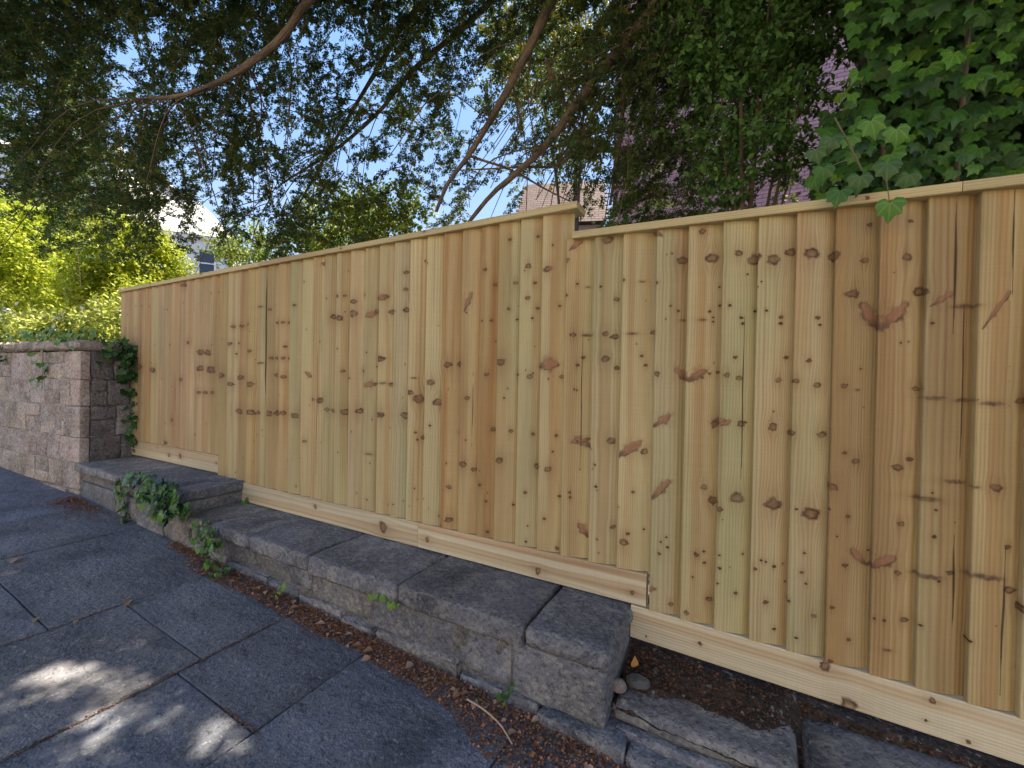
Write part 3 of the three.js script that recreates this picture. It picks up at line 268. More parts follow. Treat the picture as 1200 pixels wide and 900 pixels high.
    for (const [x, fl] of [[x0, 0], [x1, 1]]) for (let i = 1; i < 5; i++) { const q = fl ? [0, i, i + 1] : [0, i + 1, i]; for (const e of q) push(x, sec[e], 0.02 + 0.01 * e); }
    const g = new THREE.BufferGeometry(); g.setAttribute('position', new THREE.Float32BufferAttribute(P, 3)); g.setAttribute('uv', new THREE.Float32BufferAttribute(UV, 2));
    // wind outwards
    g.computeVertexNormals(); mesh(name, g, mat, fence);
  }
  const postMat = new THREE.MeshStandardMaterial({ map: mat.map, color: lin(0.7, 0.66, 0.6), roughness: 0.85 });
  const box = (x0, x1, y0, y1, z0, z1) => { const g = new THREE.BoxGeometry(x1 - x0, y1 - y0, z1 - z0); g.translate((x0 + x1) / 2, (y0 + y1) / 2, (z0 + z1) / 2); const uv = g.attributes.uv; for (let i = 0; i < uv.count; i++) uv.setXY(i, uv.getY(i) * 0.9, 0.62 + uv.getX(i) * 0.06); return g; };
  for (const x of [-5.74, -3.75, -0.80, 1.1]) mesh('post', box(x, x + 0.075, pave(x) - 0.1, x < -0.8 ? 2.18 : fTopR(x) - 0.06, -0.105, -0.03), postMat, fence);
  for (const y of [0.75, 1.35, 1.95]) { mesh('arris_rail', box(-5.66, -0.76, y + 0.06, y + 0.12, -0.03, -0.002), postMat, fence); mesh('arris_rail', box(-0.74, 2.3, y - 0.14, y - 0.08, -0.03, -0.002), postMat, fence); }
}

// ---------- low stone wall in front of the fence ----------
const wall = thing('low_stone_wall', 'low weathered grey stone wall with thick coping stones under the timber fence', 'wall');
{
  const r = rngOf(77), pick = a => a[Math.floor(r() * a.length)];
  const co = (x0, x1, yt, th, zf, m, opt = {}) => mesh('coping_stone', stone(x0 + 0.001, x1 - 0.001, yt - th, yt, -0.02, zf, { r: 0.009, n: 0.006, chip: 0.02, cell: 0.022, maxSeg: 34, ...opt }), m, wall);
  // raised end by the tall wall
  co(-5.34, -4.36, 0.563, 0.075, 0.475, slateMats[2]); co(-4.36, -3.46, 0.56, 0.08, 0.47, slateMats[4]);
  mesh('stone_block', stone(-3.78, -3.475, 0.385, 0.482, 0.0, 0.452, { r: 0.012, n: 0.008 }), slateMats[3], wall);
  // lower run
  const T = 0.391, cx = [-3.47, -3.13, -2.70, -2.13, -1.465, -0.785, -0.425], cm = [3, 0, 4, 0, 1, 4, 0];
  for (let i = 0; i + 1 < cx.length; i++) co(cx[i], cx[i + 1], T + 0.006 * (r() - 0.5), 0.085 + 0.02 * r(), 0.435 + 0.012 * (r() - 0.5), slateMats[cm[i]], i === 5 ? { r: 0.016, chip: 0.03 } : {});
  // face stones: rows follow the fall of the pavement
  const face = (x0, x1, yb, yt, zf, m, o) => mesh('stone_block', stone(x0 + 0.0015, x1 - 0.0015, yb, yt, 0.02, zf, { r: 0.008, n: 0.007, chip: 0.014, cell: 0.026, maxSeg: 22, ...o }), m, wall);
  for (const [a, b, ma] of [[-5.31, -4.85, 3], [-4.85, -4.4, 1], [-4.4, -4.05, 3], [-4.05, -3.8, 2]]) { face(a, b, 0.395, 0.484, 0.425, slateMats[ma]); }
  for (const [a, b, ma] of [[-5.31, -4.62, 1], [-4.62, -4.2, 3], [-4.2, -3.78, 2], [-3.78, -3.45, 3]]) face(a, b, pave(b) - 0.02, 0.391, 0.42 + 0.02 * r(), slateMats[ma], { n: 0.014 });
  const fx = [-3.45, -3.1, -2.66, -2.13, -1.66, -1.28, -0.84, -0.44], fm = [3, 1, 4, 3, 0, 4, 0];
  for (let i = 0; i + 1 < fx.length; i++) { const a = fx[i], b = fx[i + 1], lo = pave((a + b) / 2) + (i < 4 ? 0.055 : 0.05), hi = T - 0.092; face(a, b, lo, hi, 0.40 + 0.012 * r(), slateMats[fm[i]], i > 3 ? {} : { n: 0.010 }); }
  const bx = [-3.5, -3.28, -2.95, -2.5, -2.24, -1.86, -1.62, -1.1, -0.7, -0.36, 0.05, 0.5];
  for (let i = 0; i + 1 < bx.length; i++) { const a = bx[i], b = bx[i + 1]; face(a, b, pave(b) - 0.05, pave((a + b) / 2) + 0.048 + 0.008 * r(), 0.41 + 0.03 * r() + 0.02 * sst(-1.5, -0.6, a), slateMats[pick([0, 4, 2, 3])], { n: 0.014, chip: 0.03 }); }
  // core of the wall behind the joints
  mesh('mortar_core', stone(-5.30, -3.48, 0.1, 0.47, 0.03, 0.405, { n: 0.004, cell: 0.2 }), darkMortar, wall);
  mesh('mortar_core', stone(-3.46, -0.45, 0.0, 0.30, 0.03, 0.397, { n: 0.004, cell: 0.2 }), darkMortar, wall);
  // bottom course carrying on past the end of the coping
  const lowTop = 0.154;
  for (const [a, b, m, zb] of [[-0.432, 0.185, 0, 0.06], [0.19, 1.0, 1, 0.015], [1.005, 1.8, 4, 0.03], [1.805, 2.5, 0, 0.03]]) mesh('coping_stone', stone(a + 0.003, b - 0.003, lowTop - 0.075 - 0.0272 * a * 0.6, lowTop - 0.0272 * a * 0.6, zb, 0.352 + 0.01 * r(), { r: 0.02, n: 0.008, chip: 0.025, cell: 0.032, maxSeg: 22 }), slateMats[m], wall);
  for (const [a, b, m] of [[-0.42, 0.0, 4], [0.0, 0.5, 0], [0.5, 1.1, 1], [1.1, 1.8, 4], [1.8, 2.5, 0]]) face(a, b, pave(b) - 0.05, lowTop - 0.08 - 0.0272 * a * 0.6, 0.362 + 0.012 * r(), slateMats[m]);
}
// soil between the bottom course and the fence: a pocket by the wall end, then a thin strip behind the slabs
const soilY = (x, z) => { const a = lerp(0.205 - 0.0272 * x, 0.128 - 0.018 * x, sst(0.05, 0.34, z)) + 0.05 * (fbm(x * 6, z * 9, 4) - 0.5), b = lerp(0.185 - 0.0272 * x, 0.105 - 0.02 * x, sst(0.02, 0.07, z)) + 0.02 * (fbm(x * 6, z * 9, 4) - 0.5); return lerp(a, b, sst(0.1, 0.26, x + 0.25 * (z - 0.15))); };
{
  const g = new THREE.PlaneGeometry(2.95, 0.38, 120, 24); g.rotateX(-Math.PI / 2); g.translate(1.045, 0, 0.17); const p = g.attributes.position, uv = g.attributes.uv;
  for (let i = 0; i < p.count; i++) { const x = p.getX(i), z = p.getZ(i), t = sst(0.05, 0.34, z); p.setY(i, soilY(x, z) + 0.012 * (vn(x * 60, z * 60) - 0.5)); uv.setXY(i, x, z); }
  g.computeVertexNormals(); struct('soil', g, soilMat, 'dark crumbly soil between the fence foot and the lowest stones');
}

// ---------- tall stone wall at the far end ----------
{
  const tw = thing('tall_stone_wall', 'tall pinkish sandstone garden wall with a squared end beside the fence', 'wall', [-5.36, 0, 0.43]); tw.rotation.y = 0.075;
  const r = rngOf(99), pick = a => a[Math.floor(r() * a.length)];
  const B = (name, x0, x1, y0, y1, z0, z1, m, o) => mesh(name, stone(x0 + 0.003, x1 - 0.003, y0 + 0.003, y1 - 0.003, z0, z1, { r: 0.006, n: 0.007, chip: 0.012, cell: 0.04, maxSeg: 14, ...o }), m, tw);
  const rowsY = [0.08, 0.30, 0.545, 0.78, 1.07, 1.32, 1.585];
  mesh('mortar_core', stone(-9.5, -0.03, 0.0, 1.58, -0.50, -0.006, { n: 0.003, cell: 0.5, maxSeg: 24 }), mortarMat, tw);
  for (let k = 0; k + 1 < rowsY.length; k++) {
    let x = 0; const slope = k === 0 ? -0.0 : 0;
    B('quoin', -(0.2 + 0.12 * (k % 2)), 0, rowsY[k], rowsY[k + 1], -0.07, 0.004, sandMats[k < 1 ? 5 : [3, 0, 3, 0, 3][k % 5]]);
    // return face, grey and rough, seen beside the fence
    let z = -0.072; while (z > -0.60) { const d = 0.12 + 0.12 * r(); const hs = r() < 0.5 ? [rowsY[k], rowsY[k + 1]] : [rowsY[k], lerp(rowsY[k], rowsY[k + 1], 0.55), rowsY[k + 1]]; for (let q = 0; q + 1 < hs.length; q++) B('stone_block', -0.2, -0.012 + 0.012 * r(), hs[q], hs[q + 1], Math.max(-0.62, z - d) + 0.004, z - 0.004, pick(greyMats), { n: 0.016 }); z -= d; }
    x = -(0.2 + 0.12 * (k % 2));
    while (x > -9.4) {
      const w = 0.16 + 0.34 * r(), m = k === 0 ? sandMats[5] : pick([sandMats[0], sandMats[1], sandMats[2], sandMats[3], sandMats[4], sandMats[0]]);
      if (r() < 0.22 && k > 0) { const ym = lerp(rowsY[k], rowsY[k + 1], 0.5 + 0.15 * (r() - 0.5)); B('stone_block', x - w, x, rowsY[k], ym, -0.3, 0.01 * (r() - 0.6), m); B('stone_block', x - w, x, ym, rowsY[k + 1], -0.3, 0.01 * (r() - 0.6), pick(sandMats)); }
      else B('stone_block', x - w, x, rowsY[k] - (k === 0 ? 0.0 : 0), rowsY[k + 1], -0.3, k === 0 ? 0.025 : 0.012 * (r() - 0.6), m);
      x -= w;
    }
  }
  // plinth below the lowest course, following the fall of the street
  let x = 0.0; while (x > -9.4) { const w = 0.3 + 0.3 * r(), wx = -5.36 + x; B('stone_block', x - w, x, pave(wx) - 0.12, Math.max(0.1, 0.09), -0.3, 0.03, sandMats[5]); x -= w; }
  x = 0.03; while (x > -9.4) { const w = 0.45 + 0.35 * r(); B('coping_stone', x - w, x, 1.585, 1.685 + 0.012 * r(), -0.63, 0.03 + 0.01 * r(), pick([sandMats[2], sandMats[1], sandMats[0]]), { r: 0.02, chip: 0.04 }); x -= w; }
}

// ---------- leaves ----------
function broadLeaf(len, wid, fold = 0.25) { // folded along the midrib, base at origin, tip along +y
  const g = new THREE.BufferGeometry(), w = wid / 2; const P = [0, 0, 0, w * 0.8, len * 0.3, fold * w, w, len * 0.55, fold * w * 1.1, 0, len, -0.08 * len, -w, len * 0.55, fold * w * 1.1, -w * 0.8, len * 0.3, fold * w, 0, len * 0.5, 0];
  g.setAttribute('position', new THREE.Float32BufferAttribute(P, 3)); g.setAttribute('uv', new THREE.Float32BufferAttribute([0.5, 0, 0.9, 0.3, 1, 0.55, 0.5, 1, 0, 0.55, 0.1, 0.3, 0.5, 0.5], 2)); g.setIndex([0, 1, 6, 1, 2, 6, 2, 3, 6, 3, 4, 6, 4, 5, 6, 5, 0, 6]); g.computeVertexNormals(); return g;
}
function yewSprig(len, count, nl, nw, seed) { // small needles set all round a short stem
  const P = [], I = [], r = rngOf(seed), d = new THREE.Vector3(), q = new THREE.Vector3();
  for (let i = 0; i < count; i++) { const y = len * (0.05 + 0.95 * i / count), a = i * 2.4 + r(), e = 0.35 + 0.5 * r(), l = nl * (0.7 + 0.6 * r()) * (1 - 0.3 * i / count), w = nw * (0.8 + 0.5 * r()); d.set(Math.cos(a), e, Math.sin(a) * 0.55).normalize(); q.set(-Math.sin(a), (r() - 0.5) * 0.8, Math.cos(a)).cross(d).normalize().lerp(new THREE.Vector3(-d.z, 0, d.x), r() * 0.6).normalize(); const b = P.length / 3; P.push(0, y, 0, d.x * l * 0.5 + q.x * w, y + d.y * l * 0.5 + q.y * w, d.z * l * 0.5 + q.z * w, d.x * l, y + d.y * l, d.z * l, d.x * l * 0.5 - q.x * w, y + d.y * l * 0.5 - q.y * w, d.z * l * 0.5 - q.z * w); I.push(b, b + 1, b + 2, b, b + 2, b + 3); }
  const b = P.length / 3; P.push(-0.0012, 0, 0, 0.0012, 0, 0, 0, len, 0); I.push(b, b + 1, b + 2);
  const g = new THREE.BufferGeometry(); g.setAttribute('position', new THREE.Float32BufferAttribute(P, 3)); g.setIndex(I); g.computeVertexNormals(); return g;
}
const rv = (r, s = 1) => new THREE.Vector3(r() - 0.5, r() - 0.5, r() - 0.5).multiplyScalar(2 * s);

// ---------- yew tree ----------
{
  const tree = thing('yew_tree', 'large dark yew tree spreading drooping boughs over the fence', 'tree', [0, 0, 0]);
  const r = rngOf(1234);
  const base = new THREE.Vector3(1.7, 0.1, -3.1), fork = new THREE.Vector3(1.3, 3.6, -2.95);
  mesh('trunk', tube([base, new THREE.Vector3(1.6, 1.5, -3.05), fork, new THREE.Vector3(0.7, 5.2, -2.7), new THREE.Vector3(0.1, 7.4, -2.5)], 0.42, 0.12, 24, 14, 0.5), barkMat, tree);
  const limbs = [];
  const limb = (pts, depth, r0, r1, from) => { const d = Array.isArray(depth) ? depth : [depth, depth]; const q = pts.map((p, i) => at(p[0], p[1], lerp(d[0], d[1], i / (pts.length - 1)))); const all = from ? [from, from.clone().lerp(q[0], 0.55).add(new THREE.Vector3(0, 0.35, 0)), ...q] : q; limbs.push({ q, r0, r1 }); mesh('bough', tube(all, r0, r1, 36, 9, 0.5), barkMat, tree); };
  const f2 = new THREE.Vector3(0.15, 6.2, -2.6);
  limb([[780, -6], [742, 40], [702, 86], [675, 122], [642, 168], [604, 203], [576, 228], [548, 262]], [3.45, 3.85], 0.085, 0.016, fork.clone().add(new THREE.Vector3(-0.2, 1.5, 0.2)));
  limb([[652, -8], [626, 45], [600, 96], [574, 142], [549, 182], [525, 215], [511, 248]], [3.65, 3.85], 0.075, 0.014, f2);
  limb([[368, -6], [332, 42], [290, 76], [246, 101], [205, 114], [176, 115]], [3.55, 3.7], 0.075, 0.016, f2.clone().add(new THREE.Vector3(0, 0.5, 0)));
  limb([[600, -20], [545, 30], [480, 86], [445, 130], [400, 170], [330, 215]], [5.2, 5.6], 0.06, 0.012, f2);
  limb([[520, -20], [478, 22], [446, 75], [420, 118], [372, 200], [350, 240]], [5.6, 6], 0.07, 0.012, f2.clone().add(new THREE.Vector3(0, 0.3, 0)));
  limb([[110, -60], [92, 10], [95, 70], [80, 150], [60, 215]], [5.2, 5.4], 0.07, 0.014, f2.clone().add(new THREE.Vector3(-1, 1.0, 0)));
  limb([[760, 10], [735, 70], [728, 150], [715, 240]], [3.6, 3.6], 0.05, 0.012, fork.clone().add(new THREE.Vector3(-0.2, 1.2, 0.2)));
  limb([[230, -20], [262, 60], [300, 140], [318, 230]], [5.6, 5.8], 0.05, 0.01, f2);
  limb([[640, 70], [655, 110], [690, 160], [712, 178]], [4.0, 4.2], 0.022, 0.008);
  limb([[548, 182], [600, 200], [640, 222], [668, 236]], [4.2, 4.0], 0.014, 0.006);
  limb([[690, 150], [660, 190], [600, 196], [530, 200]], [3.9, 4.6], 0.014, 0.006);
  // how full the crown is, by direction: rows go down the picture, columns across; the boughs above carry on outside
  const rows = [
    [-120, '99999999999999999999'],
    [-60, '99999888887777899996'],
    [0, '99987787777654799995'],
    [50, '99825875287654699994'],
    [100, '99946765466444699983'],
    [150, '99987765555443688950'],
    [195, '59986565444433487640'],
    [235, '05985356432222286530'],
    [270, '02543136420110184310']];
  const sprig = yewSprig(0.085, 15, 0.036, 0.0075, 3), mats = [], cols = [], upM = [], upC = [], twigs = [], c = new THREE.Color();
  const trunkPos = new THREE.Vector3(0.3, 6, -2.7), v = new THREE.Vector3(), dir = new THREE.Vector3(), side = new THREE.Vector3();
  // gaps in the crown along the sun's path to the bright spots on the flagstones
  const gaps = [[-2.0, 1.38, 0.02], [-1.84, 1.15, 0.01], [-1.62, 1.09, 0.01], [-2.14, 1.18, -0.015], [-2.52, 1.31, -0.02], [-2.40, 1.62, 0.02], [-2.3, 1.1, -0.02], [-4.6, 1.15, -0.02]].map(([x, z, q]) => [new THREE.Vector3(x, pave(x), z), q]);
  const gapAt = (p, pad) => gaps.some(([a, q]) => { const w = p.clone().sub(a), t = w.dot(SUN); return t > 0 && w.lengthSq() - t * t < (q + pad) ** 2; });
  const twig = (p0, len, n, sc, depthTone) => {
    dir.copy(p0).sub(trunkPos); dir.y = 0; dir.normalize().multiplyScalar(0.6).add(rv(r, 0.95)); dir.y -= 0.3 + 0.45 * r(); dir.normalize();
    const p = p0.clone().addScaledVector(dir, -len * 0.5), pts = [p.clone()], d = dir.clone(); const st = len / n;
    for (let i = 0; i < n; i++) { d.y -= 0.035; d.normalize(); p.addScaledVector(d, st); side.crossVectors(d, new THREE.Vector3(0, 1, 0)).normalize().multiplyScalar(i % 2 ? 1 : -1); const dd = d.clone().multiplyScalar(0.5).addScaledVector(side, 0.8).add(rv(r, 0.6)); dd.y -= 0.1; const nn = new THREE.Vector3(0, 1, 0).add(rv(r, 0.9)); const tgt = sc > 1.4 ? upM : mats; if (gapAt(p, sc > 1.4 ? 0.15 : 0.07)) continue; (tgt).push(basisM(p.clone().add(rv(r, 0.035)), dd, nn, sc * (0.75 + 0.5 * r()))); const k = 0.7 + 0.6 * r(), y = r(); c.setRGB(lerp(0.058, 0.19, y * y * y) * k, lerp(0.115, 0.22, y * y * y) * k, lerp(0.034, 0.028, y) * k); (sc > 1.4 ? upC : cols).push(c.clone()); if (i % 3 === 2) pts.push(p.clone()); }
    if (pts.length > 2 && sc < 1.4) twigs.push(tube(pts, 0.0055, 0.002, 4, 3));
  };
  const dep = x => x < 140 ? [4.4, 6.0] : x < 420 ? [3.8, 4.9] : x < 680 ? [3.9, 6.2] : [3.0, 4.6];
  rows.forEach(([y, s], k) => { const h = k ? (y - rows[k - 1][0]) : 60; [...s].forEach((ch, i) => { const w = +ch; if (!w) return; const dr = dep(i * 50); const n = (0.35 + w * w * 0.105) * 2.2 * (h / 50); let cnt = Math.floor(n) + (r() < n % 1 ? 1 : 0); if (i >= 17) cnt = Math.ceil(cnt * 0.6); for (let q = 0; q < cnt; q++) { const px = i * 50 + (r() - 0.5) * 62, py = y + (r() - 0.5) * h, d = lerp(dr[0], dr[1], r()); const p = at(px, py, d); if (p.z > -0.15 && p.y < 2.7 && p.x > -5.6) continue; twig(p, 0.42 + 0.3 * r(), 20, d / 5 * 0.9 + 0.12); } }); });
  // thin branchlets joining the boughs to the sprays
  for (let i = 0; i < 130; i++) { const L = limbs[i % 8], q = L.q[1 + Math.floor(r() * (L.q.length - 1))], e = q.clone().add(new THREE.Vector3(-1.1 * r() - 0.1, -0.5 - 0.7 * r(), (r() - 0.5) * 1.6)); if (e.y < 2.5) continue; const m = q.clone().lerp(e, 0.5).add(new THREE.Vector3((r() - 0.5) * 0.25, 0.12 + 0.2 * r(), (r() - 0.5) * 0.2)); twigs.push(tube([q, m, e], 0.0075, 0.003, 7, 4)); }
  // boughs above the picture: the rest of the crown that shades the pavement
  const N = 9800; for (let i = 0; i < N; i++) { const x = -10 + 17 * r(), z = -4.6 + 8.4 * r(), y = 5.0 + 3.6 * r(); v.set(x, y, z); const q = v.clone().sub(CAM), f = q.dot(FW); if (f > 0 && 450 - F * q.dot(UP) / f > -70) continue; const e = ((x + 1.7) / 8.3) ** 2 + ((z + 0.7) / (3.4 + 0.9 * sst(-2, 3, x))) ** 2; if (e > 1) continue; if (y > 8.4 - 2.4 * e) continue; const kk = (y - 1.8) / SUN.y; if (x - SUN.x * kk < -5.5 && z - SUN.z * kk < 0.55) continue; twig(v.clone(), 0.8, 13, 2.4); }
  instanced('crown', sprig, leafMat(0.42, 0.7), mats, cols, tree); instanced('crown', sprig, new THREE.MeshStandardMaterial({ color: 0xffffff, roughness: 0.9, side: THREE.DoubleSide }), upM, upC, tree);
  const tw = mesh('twigs', mergeGeometries(twigs), twigMat, tree); tw.userData.kind = 'stuff';
  console.log('yew sprigs', mats.length, upM.length, 'twigs', twigs.length);
}

// ---------- shrubs and trees of broad leaves ----------
function foliage(name, label, category, blobs, { n, size, colA, colB, tr = 0.4, seed, group, stem, rough = 0.6, fl = 0 }) {
  const r = rngOf(seed), c0 = blobs[0], base = new THREE.Vector3(c0[0].x, pave(c0[0].x) - 0.14, c0[0].z); const t = thing(name, label, category, [base.x, base.y, base.z], group);
  const mats = [], cols = [], stems = []; const tot = blobs.reduce((a, b) => a + b[1] * b[2] * b[3], 0), lg = broadLeaf(size, size * 0.55);
  for (const [ctr, rx, ry, rz] of blobs) {
    const k = Math.round(n * rx * ry * rz / tot), nt = Math.max(6, Math.round(k / 26));
    for (let q = 0; q < nt; q++) { const u = rv(r, 1).normalize(), rad = Math.pow(0.25 + 0.75 * r(), 0.5) * (0.78 + 0.44 * vn3(u.x * 2.2 + seed, u.y * 2.2, u.z * 2.2)); const p = new THREE.Vector3(u.x * rx * rad, u.y * ry * rad, u.z * rz * rad).add(ctr); const d = u.clone().add(rv(r, 0.6)); d.y += 0.35; d.normalize(); const len = size * (4 + 4 * r()); const a = p.clone().addScaledVector(d, -len * 0.5).sub(base);
      if (q % 2 === 0) stems.push(tube([a, a.clone().addScaledVector(d, len * 0.5).add(rv(r, 0.02)), a.clone().addScaledVector(d, len)], size * 0.06, size * 0.02, 2, 3));
      for (let i = 0; i < 26; i++) { const s = i / 26, pp = a.clone().addScaledVector(d, len * s).add(rv(r, size * 0.9)), ld = d.clone().multiplyScalar(0.4).add(rv(r, 0.9)), nn = u.clone().multiplyScalar(0.7).add(new THREE.Vector3(0, 0.7, 0)).add(rv(r, 0.8)); mats.push(basisM(pp, ld, nn, 0.65 + 0.7 * r())); const y = r(), b = 0.8 + 0.4 * r(); cols.push(fl && r() < fl ? lin(0.7, 0.7, 0.62) : lin(lerp(colA[0], colB[0], y) * b, lerp(colA[1], colB[1], y) * b, lerp(colA[2], colB[2], y) * b)); } }
  }
  instanced('crown', lg, leafMat(tr, rough), mats, cols, t);
  const bw = mesh('twigs', mergeGeometries(stems), twigMat, t); bw.userData.kind = 'stuff';
  const top = c0[0].clone().sub(base), st = stem || 0.03; mesh('trunk', tube([new THREE.Vector3(0, 0, 0), new THREE.Vector3(0.05, top.y * 0.5, 0.04), top], st, st * 0.4, 8, 7, 0.4), twigMat, t);
  blobs.slice(1).forEach(b => { const e = b[0].clone().sub(base); mesh('branch', tube([new THREE.Vector3(0.02, top.y * 0.35, 0.02), e.clone().multiply(new THREE.Vector3(0.5, 0.75, 0.5)), e], st * 0.5, st * 0.2, 6, 6), twigMat, t); });
  return t;
}
{
  const Y1 = [0.60, 0.62, 0.04], Y2 = [0.38, 0.50, 0.035];
  foliage('garden_shrub', 'tall sunlit yellow green shrub growing behind the sandstone wall', 'shrub', [[at(35, 300, 9.5), 1.25, 1.3, 1.1], [at(-40, 290, 9.6), 1.3, 1.4, 1.2], [at(75, 345, 9.2), 0.9, 0.8, 0.8]], { n: 60000, size: 0.075, colA: Y1, colB: Y2, seed: 11, tr: 0.62 });
  foliage('garden_shrub', 'smaller rounded sunlit shrub close to the end of the fence', 'shrub', [[at(150, 300, 8.8), 0.72, 0.85, 0.8], [at(185, 312, 9.2), 0.5, 0.62, 0.6], [at(120, 335, 8.6), 0.7, 0.6, 0.7], [at(165, 365, 8.4), 0.6, 0.6, 0.6]], { n: 40000, size: 0.065, colA: Y1, colB: [0.32, 0.42, 0.03], seed: 12, tr: 0.62, fl: 0.01 });
  foliage('deciduous_tree', 'leafy sunlit tree seen through the yew boughs beside the tiled roof', 'tree', [[at(675, 150, 9.5), 0.8, 1.1, 0.8], [at(620, 60, 10.5), 1.3, 1.2, 1.1], [at(690, 60, 10), 0.9, 0.9, 0.9]], { n: 16000, size: 0.085, colA: [0.30, 0.26, 0.02], colB: [0.14, 0.18, 0.025], seed: 13, tr: 0.5, stem: 0.1 });
  foliage('garden_bush', 'dark leafy bush rising just behind the tall part of the fence', 'bush', [[at(455, 268, 5.2), 0.42, 0.4, 0.4], [at(425, 250, 5.6), 0.4, 0.35, 0.4], [at(375, 280, 5.8), 0.45, 0.3, 0.4], [at(480, 240, 5.4), 0.25, 0.3, 0.3]], { n: 6500, size: 0.055, colA: [0.12, 0.20, 0.03], colB: [0.34, 0.40, 0.04], seed: 14, tr: 0.4 });
  foliage('garden_tree', 'pale sunlit small tree behind the fence next to the white house', 'tree', [[at(300, 292, 9.5), 0.9, 0.45, 0.7], [at(390, 262, 9.8), 0.9, 0.8, 0.7], [at(265, 300, 9.8), 0.5, 0.35, 0.5]], { n: 7000, size: 0.075, colA: [0.34, 0.40, 0.05], colB: [0.18, 0.26, 0.04], seed: 15, tr: 0.5 });
  foliage('hawthorn_bush', 'mid green small leaved bush over the lower part of the fence', 'bush', [[at(868, 120, 2.75), 0.40, 0.55, 0.3], [at(905, 30, 2.8), 0.42, 0.42, 0.3], [at(840, 30, 2.9), 0.4, 0.45, 0.3], [at(862, 215, 2.75), 0.28, 0.2, 0.22], [at(910, -60, 2.8), 0.5, 0.4, 0.35], [at(935, 90, 2.9), 0.2, 0.5, 0.25], [at(968, 25, 2.75), 0.3, 0.42, 0.25], [at(930, 190, 2.8), 0.18, 0.2, 0.2]], { n: 13000, size: 0.042, colA: [0.13, 0.26, 0.05], colB: [0.065, 0.15, 0.035], seed: 16, tr: 0.3 });
}

// ---------- ivy ----------
const veinTex = tex(128, 128, (i, j, o) => { const u = (i / 127 - 0.5) * 2, v = j / 127 * 2 - 0.5; let m = 0; for (const a of [0, 0.62, -0.62, 1.35, -1.35]) { const s = u * Math.sin(a) + v * Math.cos(a), d = Math.abs(u * Math.cos(a) - v * Math.sin(a)); if (s > 0) m = Math.max(m, 1 - sst(0.012, 0.05, d)); } const q = fbm(i / 16, j / 16, 3), k = 0.8 + 0.4 * q; o[0] = enc((0.75 + 0.55 * m) * k * 0.6); o[1] = enc((0.8 + 0.25 * m) * k * 0.7); o[2] = enc((0.75 + 0.5 * m) * k * 0.6); }, true, false);
function ivyGeo(seed) { // broad lobed leaf, puckered between the veins, rim curling; unit length
  const r = rngOf(seed * 17), A = [[-2.5, 0.36], [-1.95, 0.52], [-1.4, 0.68], [-1.0, 0.60], [-0.7, 0.80], [-0.34, 0.70], [0, 1.02], [0.34, 0.70], [0.7, 0.80], [1.0, 0.60], [1.4, 0.68], [1.95, 0.52], [2.5, 0.36]], n = A.length, curl = 0.1 + 0.35 * r(), fold = 0.1 + 0.3 * r(), tw = (r() - 0.5) * 0.4;
  const P = [0, 0.1, 0], UV = [0.5, 0.3], I = []; const ring = k => A.forEach(([a, l], i) => { const q = l * k * (0.93 + 0.14 * r()), x = Math.sin(a) * q, y = Math.cos(a) * q + 0.1, vein = i % 2 === 0 ? -1 : 1; P.push(x, y, fold * Math.abs(x) - curl * (x * x + y * y) * k + vein * 0.035 * (k < 1 ? 1 : 0.4) + tw * x * y + 0.03 * (r() - 0.5)); UV.push(x * 0.5 + 0.5, (y + 0.5) / 2); });
  ring(0.55); ring(1); for (let i = 1; i < n; i++) { I.push(0, i + 1, i, i, i + 1, n + i + 1, i, n + i + 1, n + i); }
  const g = new THREE.BufferGeometry(); g.setAttribute('position', new THREE.Float32BufferAttribute(P, 3)); g.setAttribute('uv', new THREE.Float32BufferAttribute(UV, 2)); g.setIndex(I); g.computeVertexNormals(); return g;
}
const ivyGeos = [1, 2, 3, 4, 5, 6, 7].map(ivyGeo);
const ivyMats = [[0.05, 0.125, 0.035], [0.09, 0.20, 0.05], [0.026, 0.062, 0.024], [0.13, 0.22, 0.04], [0.055, 0.115, 0.05]].map(c => new THREE.MeshPhysicalMaterial({ map: veinTex, color: lin(c[0] * 1.9, c[1] * 1.75, c[2] * 1.2), roughness: 0.36, specularIntensity: 0.5, side: THREE.DoubleSide }));
const stemMat = new THREE.MeshStandardMaterial({ color: lin(0.16, 0.15, 0.06), roughness: 0.8 });
function ivyLeaf(parent, p, dir, nrm, s, r, pal = [0, 1, 2, 0, 4]) { const m = mesh('leaf', ivyGeos[Math.floor(r() * 7)], ivyMats[pal[Math.floor(r() * pal.length)]], parent); m.matrixAutoUpdate = true; basisM(p, dir, nrm, s, M4).decompose(m.position, m.quaternion, m.scale); return m; }
